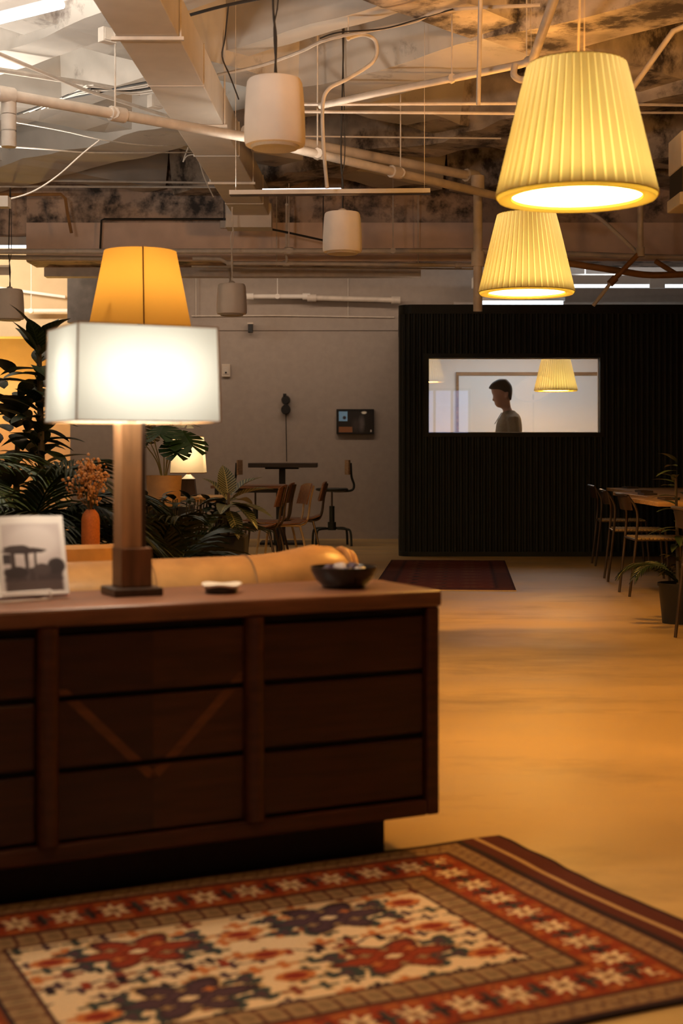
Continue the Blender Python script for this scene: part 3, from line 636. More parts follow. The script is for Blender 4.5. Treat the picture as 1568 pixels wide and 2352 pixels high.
MB().tube([(-.48, 0, 0), (.48, 0, 0)], .03, 10).build('tube', M['driver_glow'], bt_, smooth=True); MB().bx(-.5, .5, -.04, .04, .03, .07).build('housing', M['white_paint'], bt_)
hg = MB(); hg.tube([(.3, 0, .06), (.3, 0, 1.85)], .006, 5); hg.build('suspension_rod', M['pipe'], bt_)
# hanging box at the right edge
hb = thing('ceiling_heater', 'white hanging unit heater box cut by the right edge', 'heater', P(1600, 480, 10.2))
MB().bx(-.17, .3, -.2, .2, .0, .09).build('front_lip', M['duct'], hb, bevel=.01); MB().bx(-.15, .3, -.18, .2, .09, .27).build('louvre', M['black_metal'], hb); MB().bx(-.16, .3, -.2, .2, .27, .52).build('cover', M['duct'], hb, bevel=.01)
hg = MB(); hg.tube([(-.05, 0, .5), (-.05, 0, 1.3)], .008, 5); hg.tube([(.2, 0, .5), (.2, 0, 1.3)], .008, 5); hg.build('hanger', M['pipe'], hb)
# ------------------------------------------------------------------ dresser
DA = math.radians(26); U = Vector((math.cos(DA), math.sin(DA), 0)); V = Vector((-math.sin(DA), math.cos(DA), 0)); CR = Vector((.267, 3.9, 0))
DL, DD, DZ0, DZ1 = 1.64, .41, .11, .724
def D(x, y, z=0): return CR+U*x+V*y+Vector((0, 0, z))      # x from the right front corner (negative to the left), y to the back
dr = thing('dresser', 'long dark walnut dresser with nine drawers and chevron inlay', 'dresser', D(-DL/2, DD/2), DA)
o = lambda x: x+DL/2; oy = lambda y: y-DD/2
top = MB(); top.bx(o(-DL-.004), o(.004), oy(-.012), oy(DD), DZ1-.044, DZ1); top.build('top', M['walnut_top'], dr, bevel=.008)
for xx in (-DL, -.038): MB().bx(o(xx), o(xx+.038), oy(-.004), oy(DD), DZ0, DZ1-.045).build('side_panel', M['walnut'], dr, bevel=.006)
MB().bx(o(-DL+.038), o(-.038), oy(-.004), oy(DD), DZ0, DZ0+.042).build('bottom_panel', M['walnut'], dr, bevel=.006)
MB().bx(o(-DL+.038), o(-.038), oy(.03), oy(DD-.002), DZ0+.042, DZ1-.045).build('carcass', M['plinth'], dr)
MB().bx(o(-DL+.14), o(-.13), oy(.075), oy(DD-.03), 0, DZ0).build('plinth', M['plinth'], dr)
for xc in (-.545, -1.083):
    n = 8; ring = [(xc+.026, .02)]+[(xc+.026*math.cos(PI*k/n), .002-.022*math.sin(PI*k/n)) for k in range(n+1)]+[(xc-.026, .02)]
    MB().loft([[(o(x), oy(y), DZ0+.043) for x, y in ring], [(o(x), oy(y), DZ1-.046) for x, y in ring]]).build('divider_post', M['walnut'], dr, smooth=True)
zs = [(.161, .320), (.336, .495), (.511, .655)]
for sec, (xa, xb) in enumerate(((-.517, -.042), (-1.055, -.573), (-DL+.042, -1.112))):
    for r_, (za, zb) in enumerate(zs):
        f0 = .012
        if sec != 1:
            d = MB().bx(o(xa), o(xb), oy(f0), oy(.03), za, zb).build('drawer', M['walnut_drawer'], dr, bevel=.004)
        else:
            xm = (xa+xb)/2
            d = MB().bx(o(xa), o(xb), oy(f0+.004), oy(.03), za, zb).build('drawer', M['walnut_drawer'], dr)
            MB().bx(o(xa), o(xm), oy(f0), oy(f0+.004), za, zb).build('veneer_panel', M['walnut_l'], d)
            MB().bx(o(xm), o(xb), oy(f0), oy(f0+.004), za, zb).build('veneer_panel', M['walnut_r'], d)
            # chevron strips: lines rising 45 degrees from the apex
            for sg in (-1, 1):
                apx, apz, w2 = xm, .290, .016
                lo, hi = max(za, apz), min(zb, apz+abs(xb-xm)*1.02 if sg > 0 else apz+.235)
                if hi-lo > .01:
                    x1 = xm+sg*(lo-apz); x2 = xm+sg*(hi-apz)
                    x1a, x2a = x1-w2, x2-w2; x1b, x2b = x1+w2, x2+w2
                    cl = lambda q: max(xa, min(xb, q))
                    yq = oy(f0-.0012); MB().add([(o(cl(x1a)), yq, lo), (o(cl(x1b)), yq, lo), (o(cl(x2b)), yq, hi), (o(cl(x2a)), yq, hi), (o(cl(x1a)), yq+.002, lo), (o(cl(x1b)), yq+.002, lo), (o(cl(x2b)), yq+.002, hi), (o(cl(x2a)), yq+.002, hi)],
                        [(0,1,2,3),(4,7,6,5),(0,4,5,1),(1,5,6,2),(2,6,7,3),(3,7,4,0)]).build('inlay_strip', M['walnut_inlay'], d)
# ------------------------------------------------------------------ rugs
def rug(name, label, origin, ang, LX, LY, step, fn, thick=.008, mats=None, wavy=.008):
    nx, ny = int(LX/step), int(LY/step); vs = []; col = []
    for j in range(ny+1):
        for i in range(nx+1):
            u, v = LX*i/nx, LY*j/ny
            wv = wavy*math.sin(v*7.3+1)*max(0, 1-u/.35)+wavy*.8*noise.noise(Vector((v*9, 1, 0)))*max(0, 1-u/.1)
            wv2 = wavy*.9*noise.noise(Vector((u*5, 4, 0)))*max(0, 1-(LY-v)/.15)
            vs.append((-u+wv, -v+wv2, thick+.0022*noise.noise(Vector((u*6, v*6, 0))))); col += [*fn(u, v), 1]
    fs = [(j*(nx+1)+i, (j+1)*(nx+1)+i, (j+1)*(nx+1)+i+1, j*(nx+1)+i+1) for j in range(ny) for i in range(nx)]
    nb = len(vs)
    bd = [i for i in range(nx+1)]+[(j)*(nx+1)+nx for j in range(1, ny+1)]+[ny*(nx+1)+i for i in range(nx-1, -1, -1)]+[j*(nx+1) for j in range(ny-1, 0, -1)]
    for k in bd: vs.append((vs[k][0], vs[k][1], .0006)); col += col[4*k:4*k+4]
    for k in range(len(bd)):
        k2 = (k+1) % len(bd); fs.append((bd[k], bd[k2], nb+k2, nb+k))
    me = bpy.data.meshes.new('pile'); me.from_pydata(vs, [], fs); me.materials.append(M['pile'])
    a = me.attributes.new('Col', 'FLOAT_COLOR', 'POINT'); a.data.foreach_set('color', col); me.update()
    t = thing(name, label, 'rug', origin, ang); q = bpy.data.objects.new('pile', me); C.objects.link(q); q.parent = t
    return t
M['pile'] = vcol('rug_pile')
MAR = (.105, .026, .020); RED = (.29, .046, .017); BEI = (.34, .215, .105); CRM = (.80, .60, .36); DRK = (.030, .018, .022); PUR = (.085, .045, .055); GRN = (.045, .060, .055); TAN = (.52, .33, .15); ORG = (.55, .18, .05)
def mixc(a, b, t): return tuple(x+(y-x)*t for x, y in zip(a, b))
def star(x, y, r, n=6, amp=.3, st=1.25):
    x /= st; d = math.hypot(x, y); th = math.atan2(y, x); return d/(r*(1+amp*math.cos(n*th)))
def field(u, v):
    c = CRM
    # small scattered figures
    gu, gv = .066, .047; row = math.floor(v/gv); uu = u+(gu/2 if row % 2 else 0); cu = (math.floor(uu/gu)+.5)*gu-(gu/2 if row % 2 else 0); cv = (row+.5)*gv
    h = random_hash(round(cu*1000), round(cv*1000)); s = star(u-cu, v-cv, .010+.008*h, 4, .55, 1.5)
    if h < .22: pass
    elif s < 1: c = (RED, DRK, PUR, GRN, ORG, (.22, .05, .03))[int(h*5.99)]
    elif s < 1.3 and h > .5: c = TAN
    # vine lines
    if abs(v-.611-.012*math.sin(u*60)) < .0042: c = PUR
    if abs(v-.611) < .02 and abs(((u+.02) % .075)-.037) < .009: c = DRK if int(u/.075) % 2 else RED
    for (mu, mv, cc) in ((.72, .735, RED), (1.21, .465, RED), (.74, .445, PUR), (1.20, .765, PUR)):
        s = star(u-mu, v-mv, .078, 6, .26, 1.45)
        if s < 1.0:
            c = cc
            if s > .86: c = mixc(cc, DRK, .55)
            for (a, b, r, k) in ((0, 0, .020, CRM), (.055, .030, .014, ORG if cc == RED else BEI), (-.055, .030, .014, BEI), (.055, -.030, .014, BEI), (-.055, -.030, .014, ORG), (0, .048, .012, BEI), (0, -.048, .012, BEI)):
                q = star(u-mu-a, v-mv-b, r, 4, .2, 1.6)
                if q < 1: c = k if q < .6 else (cc[0]*.6, cc[1]*.6, cc[2]*.6)
        elif s < 1.16: c = GRN if math.sin(math.atan2(v-mv, u-mu)*3) > .3 else (TAN if s > 1.08 else DRK)
        for (a, b) in ((.135, .045), (-.135, .045), (.135, -.045), (-.135, -.045)):
            q = star(u-mu-a, v-mv-b, .026, 3, .4, 1.3)
            if q < 1: c = GRN if q > .5 else PUR
    for (mu, mv) in ((.53, .42), (.55, .60), (.525, .80), (.97, .46), (.96, .75), (1.40, .45), (1.39, .78), (.965, .605)):
        q = star(u-mu, v-mv, .030, 2, .12, 1.4)
        if q < 1: c = ORG if q > .62 else (.25, .03, .015)
    return c
def random_hash(a, b):
    x = math.sin(a*12.9898+b*78.233)*43758.5453; return x-math.floor(x)
RL, RW = 1.93, 1.205
def rug_big(u, v):
    du = min(u, RL-u); dv = min(v, RW-v); e = min(du-.13, dv); along = v if du-.13 < dv else u
    if du < .13 and dv > du*0:
        c = MAR
        if .070 < du < .088: c = TAN
        if du < .012: c = DRK
        if .1 < du < .104: c = DRK
        return c
    if e < .016: return DRK
    if e < .088:
        if e < .022 or e > .082: return MAR
        z = ((along*26) % 1); zz = abs(z-.5)*2; q = (e-.022)/.06
        c = BEI
        if abs(q-.2-.6*zz) < .16: c = mixc(BEI, MAR, .45)
        if random_hash(int(along*120), int(e*200)) > .75: c = mixc(c, PUR, .35)
        return c
    if e < .100: return (.16, .05, .02) if e > .093 else DRK
    if e < .240:
        c = RED; k = (along+.03) % .115-.0575; kk = e-.170; idx = int((along+.03)/.115)
        s = star(k, kk, .034, 8, .38, 1.0)
        if s < 1: c = CRM if s > .35 else (BEI if s > .2 else RED)
        k2 = (along+.03+.0575) % .115-.0575; s2 = star(k2, kk, .026, 4, .5, .8)
        if s2 < 1: c = GRN if (idx % 2) else DRK
        if abs(k2) > .02 and abs(abs(kk)-.052) < .010 and s > 1.3: c = (.42, .12, .03)
        if random_hash(int(along*90), int(e*90)) > .86: c = mixc(c, MAR, .6)
        return c
    if e < .256: return (.22, .06, .02) if e < .250 else DRK
    if e < .322:
        c = BEI; k = (along % .055)/.055
        if abs(k-.1-(e-.256)*1.5) < .085: c = (.13, .05, .03)
        if abs(e-.289) < .008+.012*abs(math.sin(along*115)) and .3 < k < .9: c = (.25, .16, .08)
        return c
    if e < .334: return DRK if e > .327 else MAR
    return field(u, v)
rug('patterned_rug', 'large patterned rug with cream field and red borders in the foreground', (.444, 4.06, 0), math.radians(25.7), RL, RW, .005, rug_big)
def rug_far(u, v):
    du = min(u, 1.15-u); dv = min(v, 3.15-v); e = min(du, dv)
    c = (.075, .016, .012)
    if v > 3.13: return (.62, .48, .30)
    if e < .03: c = (.03, .01, .01)
    elif e < .14: c = (.12, .035, .02) if (int((u+v)*22) % 2) else (.05, .014, .012)
    elif e < .17: c = (.035, .012, .012)
    else:
        c = (.10, .022, .014)
        s = star((u % .24)-.12, (v % .3)-.15, .07, 6, .3, 1)
        if s < 1: c = (.16, .06, .03) if s > .5 else (.03, .012, .016)
    return c
rug('red_rug', 'dark red rug lying on the concrete in front of the booth', (1.655, 14.42, 0), math.radians(-4.9), 1.15, 3.15, .03, rug_far, wavy=.0)
# ------------------------------------------------------------------ things on the dresser
lz = DZ1
lc = Vector((-.556, 3.77, lz))
lamp = thing('table_lamp', 'glowing white box-shaded table lamp with wooden column on the dresser', 'lamp', lc, math.radians(26.5))
MB().box((0, 0, .011), (.132, .132, .022)).build('base_plate', M['lamp_dark'], lamp, bevel=.004)
MB().box((.001, 0, .022+.052), (.084, .084, .104)).build('base_block', M['lamp_block'], lamp, bevel=.003)
MB().bx(-.040, .016, -.036, .034, .126, .455).build('column', M['lamp_wood'], lamp, bevel=.003)
MB().bx(.016, .030, -.028, .034, .126, .455).build('column_strip', M['lamp_dark'], lamp)
MB().lathe([(0, .455), (.012, .455), (.012, .50), (.022, .50), (.022, .55), (0, .55)], 14).build('socket', M['chrome'], lamp, smooth=True)
sw, sd = .385, .300; z0, z1 = .457, .703; tp = .97
def quad_shade(sw, sd, tp, z0, z1, th=.0015):
    a = [(-sw/2, -sd/2, z0), (sw/2, -sd/2, z0), (sw/2, sd/2, z0), (-sw/2, sd/2, z0)]; b = [(x*tp, y*tp, z1) for x, y, _ in a]
    return a, b
a, b = quad_shade(sw, sd, tp, z0, z1)
MB().add(a+b, [(0,1,5,4),(1,2,6,5),(2,3,7,6),(3,0,4,7)]).build('lamp_shade', M['shade_white'], lamp)
tm = MB()
for q in (a, b):
    for k in range(4): tm.tube([q[k], q[(k+1) % 4]], .0019, 5)
for k in range(4): tm.tube([a[k], b[k]], .0026, 5)
tm.build('shade_trim', M['trim_tan'], lamp)
sp = MB(); 
for k in range(4): sp.tube([b[k], (0, 0, z1-.012)], .0025, 5)
sp.build('shade_spider', M['chrome'], lamp)
MB().ball((0, 0, .59), (.03, .03, .042), seg=14, ring=8).build('bulb', M['bulb'], lamp, smooth=True)
for xx in (-.075, .075): light('table_lamp_light', 'POINT', (xx, -.015, .575), 8.5, (1, .84, .64), .03, parent=lamp)
# bowl with stones
bp = D(-.205, .175, lz)
tag(MB().lathe([(0, .0), (.058, 0), (.062, .008), (.078, .022), (.092, .048), (.093, .060), (.089, .060), (.080, .038), (.06, .016), (0, .012)], 36, bp).build('stone_bowl', M['bowl'], smooth=True, origin=bp), 'dark glazed bowl of stones near the right end of the dresser', 'bowl')
def stone(i, c, r, m, lb):
    mb = MB(); bm_ = bmesh.new(); bmesh.ops.create_icosphere(bm_, subdivisions=2, radius=1)
    vs = [v.co*(1+.35*noise.noise(v.co*1.4+Vector((i*3.1, 0, 0)))) for v in bm_.verts]; fs = [[v.index for v in f.verts] for f in bm_.faces]; bm_.free()
    mb.add([(c[0]+v.x*r, c[1]+v.y*r*.8, c[2]+v.z*r*.7) for v in vs], fs)
    return tag(mb.build('stone', m, origin=c), lb, 'stone', 'stones in the dark bowl')
STL = ['dark purple stone at the left end of the bowl', 'dark purple stone at the left front of the bowl', 'dark purple stone at the middle front of the bowl', 'pale quartz stone at the right front of the bowl', 'dark stone at the right end of the bowl, back side', 'dark purple stone at the back left of the bowl', 'dark purple stone at the back right of the bowl', 'pale quartz stone on top of the pile in the bowl', 'dark stone on top of the pile, right of the pale one', 'dark stone on top of the pile, left of the pale one']
k = 0
for (dx, dy, dz, r, q) in ((-.052, .0, .042, .021, 0), (-.026, -.030, .043, .021, 0), (.012, -.035, .046, .019, 0), (.045, -.018, .046, .022, 1), (.05, .022, .046, .018, 0), (-.02, .036, .042, .022, 0), (.02, .034, .044, .022, 0), (-.008, .004, .056, .020, 1), (.024, .006, .058, .019, 0), (-.036, .016, .054, .017, 0)):
    stone(k, tuple(bp+Vector((dx, dy, dz))), r, M['stone_white'] if q else M['stone_purple'], STL[k]); k += 1
# small dish
dp = Vector((-.322, 3.815, lz))
ds = thing('trinket_dish', 'small round dish with cream rim between lamp and bowl', 'dish', dp)
MB().lathe([(0, 0), (.042, 0), (.044, .004), (.044, .018), (0, .018)], 28).build('dish_body', M['bowl'], ds, smooth=True)
rg = MB(); ring = []
for (fr_, z) in ((.85, .017), (1.0, .019), (1.05, .024), (.96, .026), (.5, .022), (.02, .021)):
    ring.append([(.05*fr_*(1+.05*math.sin(5*q*PI/16)+.03*math.sin(3*q*PI/16))*math.cos(q*PI/16), .05*fr_*(1+.05*math.sin(5*q*PI/16))*math.sin(q*PI/16), z+.0025*math.sin(q*PI/16*3)*(fr_ > .8)) for q in range(32)])
rg.loft(ring).build('dish_rim', M['cream'], ds, smooth=True)
# book on a wire stand
bk = Vector((-.855, 3.585, lz)); ba = math.radians(40)
book = thing('open_book', 'open photo book standing on a white wire stand at left end of dresser', 'book', bk, ba)
lean = math.radians(14); Rm = Matrix.Translation((0, 0, .012)) @ Matrix.Rotation(-lean, 4, 'X')
PW, PH = .180, .206
ph = printed('book_page_print', (.92, .90, .90), [
    (.06, .05, .93, .90, (.70, .65, .67), .01, 'r'), (.10, .45, .90, .88, (.82, .78, .80), .18, 'e'), (.06, .05, .93, .22, (.12, .09, .09), .06, 'r'), (.06, .18, .93, .34, (.075, .06, .065), .06, 'r'),
    (.70, .26, .98, .46, (.06, .05, .055), .12, 'e'), (.47, .25, .76, .39, (.10, .08, .085), .12, 'e'),
    (.16, .18, .22, .56, (.085, .07, .075), .06, 'r'), (.36, .18, .42, .56, (.11, .09, .095), .06, 'r'), (.50, .18, .54, .56, (.10, .08, .085), .06, 'r'), (.05, .40, .16, .52, (.07, .06, .07), .1, 'r'), (.05, .22, .40, .36, (.055, .045, .05), .1, 'e'),
    (.04, .52, .70, .60, (.07, .055, .06), .08, 'e'), (.06, .57, .44, .63, (.085, .07, .075), .08, 'e')], .4)
for i, sg in enumerate((1, -1)):
    yaw = Matrix.Rotation(math.radians(-7*sg), 4, 'Z')
    Q = yaw @ Rm
    n = 10; vs = []; uv = []
    for j in range(2):
        for q in range(n+1):
            u = q/n; bow = -.010*math.sin(PI*min(1, u*1.3))*(1-u*.4); vs.append((sg*u*PW, bow, j*PH)); uv.append((u if sg > 0 else 1-u, j))
    fs = [(q, q+1, n+2+q, n+1+q) if sg > 0 else (q, n+1+q, n+2+q, q+1) for q in range(n)]
    MB().add(vs, fs, 0, Q, uv).build('printed_page', ph, book, smooth=True)
    pgs = MB(); vv = []
    for j in range(2):
        for q in range(n+1):
            u = q/n; bow = -.010*math.sin(PI*min(1, u*1.3))*(1-u*.4); vv.append((sg*u*PW, bow+.0012, j*PH))
    for j in range(2):
        for q in range(n+1): vv.append((sg*(q/n)*PW, .014, j*PH))
    m_ = n+1; ff = []
    for q in range(n):
        ff += [(2*m_+q, 2*m_+q+1, 3*m_+q+1, 3*m_+q), (q, q+1, 2*m_+q+1, 2*m_+q), (m_+q, m_+q+1, 3*m_+q+1, 3*m_+q)]
    ff.append((n, 2*m_+n, 3*m_+n, m_+n)); pgs.add(vv, ff, 0, Q).build('page_block', M['white_paint'], book)
    MB().box((sg*PW/2, .017, PH/2), (PW+.006, .004, PH+.006), 0, 0, Q).build('cover', mat('red_cover', (.30, .012, .016), .5), book)
st = MB()
for sg in (-1, 1):
    st.tube(spline([(sg*.11, .10, .003), (sg*.11, .0, .003), (sg*.11, -.045, .004), (sg*.11, -.05, .018), (sg*.11, -.046, .026)], 4), .003, 6)
st.tube([(-.11, -.046, .026), (.11, -.046, .026)], .003, 6); st.tube([(-.11, -.045, .004), (.11, -.045, .004)], .003, 6); st.tube([(-.11, .10, .003), (.11, .10, .003)], .003, 6)
st.tube([(-.06, .035, .006), (-.06, .095, .19)], .003, 6); st.tube([(.06, .035, .006), (.06, .095, .19)], .003, 6)
tag(st.build('book_stand', M['acrylic'], smooth=True, origin=(0, 0, 0)), 'white wire stand holding the open photo book', 'stand'); bs = bpy.data.objects['book_stand']; bs.location = bk; bs.rotation_euler = (0, 0, ba)
# ------------------------------------------------------------------ sofa
so = Vector((.018, 4.90, 0)); sf = thing('leather_sofa', 'tan leather sofa with low rounded back behind the dresser', 'sofa', so-U*.95, DA)
def roll(x0, x1, zc, yc, fn, n=30, seg=22):
    rings = []
    for i in range(n+1):
        t = i/n; x = x0+(x1-x0)*t; ry, rz, dz = fn(t)
        rings.append([(x, yc+ry*math.cos(2*PI*k/seg), zc+dz+rz*math.sin(2*PI*k/seg)) for k in range(seg)])
    return MB().loft(rings)
def prof(t):
    e = min(1, (1-t)/.05) if t > .95 else 1; e2 = min(1, t/.05) if t < .05 else 1
    return (.115*(.72+.28*e)*(.7+.3*e2), .10*(.60+.40*math.sqrt(max(e, 0)))*(.7+.3*e2), .004*t*t+.030*math.exp(-((t-.95)/.07)**2))
roll(-.95, .95, .655, 0, prof).build('back_roll', M['leather'], sf, smooth=True)
for t in (.30, .62, .80):
    ry, rz, dz = prof(t); x = -.95+1.9*t; MB().tube([(x, (ry+.001)*math.cos(q*PI/16), .655+dz+(rz+.001)*math.sin(q*PI/16)) for q in range(33)], .003, 5).build('seam', M['leather_dark'], sf, smooth=True)
for (dx, s_) in ((.93, 1.02), (.955, .9)):
    MB().tube([(dx, .075*s_*math.cos(q*PI/14), .682+.084*s_*math.sin(q*PI/14)) for q in range(29)], .012, 8).build('end_piping', M['leather'], sf, smooth=True)
MB().bx(-.93, .90, -.06, .10, .16, .66).build('back_panel', M['leather'], sf, bevel=.03)
MB().bx(-.93, .93, .10, .86, .16, .36).build('seat_base', M['leather'], sf, bevel=.03)
for i in range(3): MB().bx(-.80+.535*i, -.80+.53*(i+1), .14, .86, .36, .46).build('seat_cushion', M['leather'], sf, bevel=.035)
MB().bx(.80, .93, .10, .84, .36, .60).build('armrest', M['leather'], sf, bevel=.05); MB().bx(-.93, -.80, .10, .84, .36, .60).build('armrest', M['leather'], sf, bevel=.05)
for (xx, yy) in ((-.85, -.02), (.82, -.02), (-.85, .8), (.82, .8)): MB().lathe([(.016, 0), (.024, .16)], 10, (xx, yy, 0)).build('leg', M['lamp_dark'], sf, smooth=True)
# round tan armchair beyond, its rim showing left of the lamp column
ac = thing('leather_armchair', 'tan leather tub armchair, its curved rim left of the lamp column', 'armchair', (-1.28, 5.78, 0), .2)
mb = MB(); rings = []
for i in range(25):
    q = PI*(-.10)+PI*1.2*i/24+PI
    cx_, cy_ = math.cos(q), math.sin(q); rr = .36; hgt = .705+.025*math.sin(i/24*PI)
    rings.append([(rr*cx_*.80, rr*cy_*.80, .2), (rr*cx_*1.05, rr*cy_*1.05, .2), (rr*cx_*1.12, rr*cy_*1.12, hgt-.06), (rr*cx_*1.09, rr*cy_*1.09, hgt), (rr*cx_*.99, rr*cy_*.99, hgt+.015), (rr*cx_*.90, rr*cy_*.90, hgt), (rr*cx_*.84, rr*cy_*.84, hgt-.06)])
mb.loft(rings).build('tub_back', M['leather'], ac, smooth=True)
MB().lathe([(0, .2), (.28, .2), (.29, .38), (.26, .43), (0, .44)], 28).build('seat_cushion', M['leather'], ac, smooth=True); MB().lathe([(.2, 0), (.22, .02), (.06, .05), (.05, .2)], 20).build('swivel_base', M['black_metal'], ac, smooth=True)
# ------------------------------------------------------------------ amber floor lamp
fl = P(322, 745, 6.8); flz = fl.z
fl_t = thing('floor_lamp', 'amber paper-shaded floor lamp standing behind the sofa', 'lamp', (fl.x, fl.y, 0))
n = 48; mb = MB(); mb.lathe([(.245, flz-.02), (.172, P(0, 578, 6.8).z)], n); mb.f = mb.f[:-2]; mb.m = mb.m[:-2]
mb.build('lamp_shade', M['shade_amber'], fl_t, smooth=True)
q = math.radians(-78)
MB().tube([(.2465*math.cos(q), .2465*math.sin(q), flz-.02), (.1735*math.cos(q), .1735*math.sin(q), P(0, 578, 6.8).z)], .010, 6, flat=.3).build('seam', M['seam'], fl_t)
MB().lathe([(.15, 0), (.15, .015), (.03, .03), (.012, .05), (.012, flz+.06), (0, flz+.06)], 24).build('stand', M['black_metal'], fl_t, smooth=True)
MB().ball((0, 0, flz+.15), .03, seg=12, ring=8).build('bulb', M['bulb'], fl_t, smooth=True)
rs = MB()
for k in range(3): a = k*2*PI/3; rs.tube([(0, 0, flz+.09), (.2*math.cos(a), .2*math.sin(a), flz+.09+.0)], .003, 5)
rs.build('shade_spider', M['black_metal'], fl_t)
light('floor_lamp_light', 'POINT', (0, -.01, flz+.18), 7.5, (1, .62, .22), .03, parent=fl_t)
# ------------------------------------------------------------------ vase with dried flowers on a console
vp = P(208, 1170, 6.75); vz = vp.z-.30
ct = thing('console_table', 'dark console table carrying the orange vase behind the sofa', 'table', (vp.x, 6.8, 0))
MB().bx(-.5, .42, -.17, .17, vz-.03, vz).build('tabletop', M['table_dark'], ct, bevel=.004)
for (xx, yy) in ((-.46, -.13), (.38, -.13), (-.46, .13), (.38, .13)): MB().bx(xx-.018, xx+.018, yy-.018, yy+.018, 0, vz-.03).build('leg', M['black_metal'], ct)
vs_ = thing('vase', 'orange ceramic bottle vase behind the sofa, left of the lamp column', 'vase', (vp.x, vp.y, vz))
MB().lathe([(0, 0), (.034, 0), (.039, .008), (.039, .225), (.034, .25), (.022, .265), (.019, .27), (.015, .27), (.015, .2), (0, .2)], 30).build('vase_body', M['ceramic_orange'], vs_, smooth=True)
fw = thing('dried_flowers', 'bunch of dried orange flowers standing in the orange vase', 'flowers', (vp.x, vp.y, vz+.205))
vs_.scale = (1.11,)*3; fw.scale = (1.11,)*3; fw.location.z = vz+.228
rnd = random.Random(3); stm = MB(); fo = MB(); fp = MB()
for i in range(44):
    a = rnd.uniform(0, 2*PI); sp_ = rnd.uniform(.01, .075); h = rnd.uniform(.13, .27) if i > 3 else rnd.uniform(.24, .28)
    if i == 5: a, sp_, h = PI*1.02, .095, .19
    if i == 6: a, sp_, h = PI*1.0, .08, .165
    tipv = Vector((sp_*math.cos(a), sp_*math.sin(a)*.8, h)); stm.tube(spline([(0, 0, 0), (tipv.x*.08, tipv.y*.08, .065), (tipv.x*.6, tipv.y*.6, h*.65), tuple(tipv)], 3), .0011, 4)
    for q in range(9):
        c = tipv+Vector((rnd.gauss(0, .012), rnd.gauss(0, .012), rnd.gauss(-.012, .016)))
        (fp if (h > .2 or i in (5, 6)) and q < 5 else fo).ball(tuple(c), rnd.uniform(.0035, .0075), seg=6, ring=4)
tag(stm.build('stems', M['stem'], fw), kind='stuff'); tag(fo.build('flower_heads', M['dried'], fw), kind='stuff'); tag(fp.build('flower_heads', M['dried_pale'], fw), kind='stuff')
# ------------------------------------------------------------------ plants
def leafmesh(mb, mat_, L_, W_, droop=.3, fold=.25, n=7, m=0, shape=None, wav=0):
    shape = shape or (lambda t: math.sin(PI*min(1, t**.75))**.8)
    vs = []; uv = []; fs = []
    for i in range(n+1):
        t = i/n; w_ = W_/2*(shape(t) if 0 < t < 1 else .02); ang = -droop*t
        x = L_*(t-.12*droop*t*t); z = -droop*L_*t*t*.55
        for q, s_ in enumerate((-1, -.5, 0, .5, 1)):
            vs.append((x, s_*w_, z+abs(s_)*w_*fold+wav*math.sin(t*9+s_*2)*abs(s_)*w_)); uv.append((t, .5+s_*.5))
    for i in range(n):
        for q in range(4): fs.append((i*5+q, i*5+q+1, (i+1)*5+q+1, (i+1)*5+q))
    mb.add(vs, fs, m, mat_, uv)
def orient(p, az, el, roll=0): return Matrix.Translation(p) @ Matrix.Rotation(az, 4, 'Z') @ Matrix.Rotation(-el, 4, 'Y') @ Matrix.Rotation(roll, 4, 'X')
def veined(name, col, vein, n=13):
    m = mat(name, col, .4, var=.3); N, L, b = m.node_tree.nodes, m.node_tree.links, m.node_tree.nodes['Principled BSDF']
    uv = N.new('ShaderNodeUVMap'); sp = N.new('ShaderNodeSeparateXYZ'); L.new(uv.outputs[0], sp.inputs[0])
    def mth(op, a, bb=0):
        q = N.new('ShaderNodeMath'); q.operation = op
        for i, v in enumerate((a, bb)):
            if isinstance(v, (int, float)): q.inputs[i].default_value = v
            else: L.new(v, q.inputs[i])
        return q.outputs[0]
    d = mth('ABSOLUTE', mth('SUBTRACT', sp.outputs[1], .5)); s = mth('FRACT', mth('MULTIPLY', mth('SUBTRACT', sp.outputs[0], mth('MULTIPLY', d, .35)), n))
    f = mth('MAXIMUM', mth('LESS_THAN', s, .26), mth('LESS_THAN', d, .03))
    mx = N.new('ShaderNodeMixRGB'); L.new(f, mx.inputs[0]); src = b.inputs['Base Color'].links[0].from_socket; L.new(src, mx.inputs[1]); mx.inputs[2].default_value = (*vein, 1); L.new(mx.outputs[0], b.inputs['Base Color'])
    return m
M['zebra'] = veined('zebra_leaf', (.012, .026, .010), (.26, .25, .13))
M['vein_dark'] = veined('veined_dark_leaf', (.012, .028, .010), (.06, .085, .035), 11)
def pot(t, r, h, m='pot_black', taper=.8, seg=28, square=False):
    if square:
        mb = MB(); mb.add([(-r*taper, -r*taper, 0), (r*taper, -r*taper, 0), (r*taper, r*taper, 0), (-r*taper, r*taper, 0), (-r, -r, h), (r, -r, h), (r, r, h), (-r, r, h)], [(0,3,2,1),(0,1,5,4),(1,2,6,5),(2,3,7,6),(3,0,4,7)])
        q = mb.build('pot', M[m], t); MB().box((0, 0, h-.03), (2*r*.97, 2*r*.97, .03)).build('soil', M['soil'], t)
        return
    MB().lathe([(0, 0), (r*taper, 0), (r, h), (r*1.04, h), (r*1.04, h-.02), (r*.93, h), (r*.92, h-.03), (0, h-.03)], seg).build('pot', M[m], t, smooth=True)
    MB().lathe([(0, h-.035), (r*.9, h-.035), (r*.9, h-.025), (0, h-.02)], seg).build('soil', M['soil'], t)
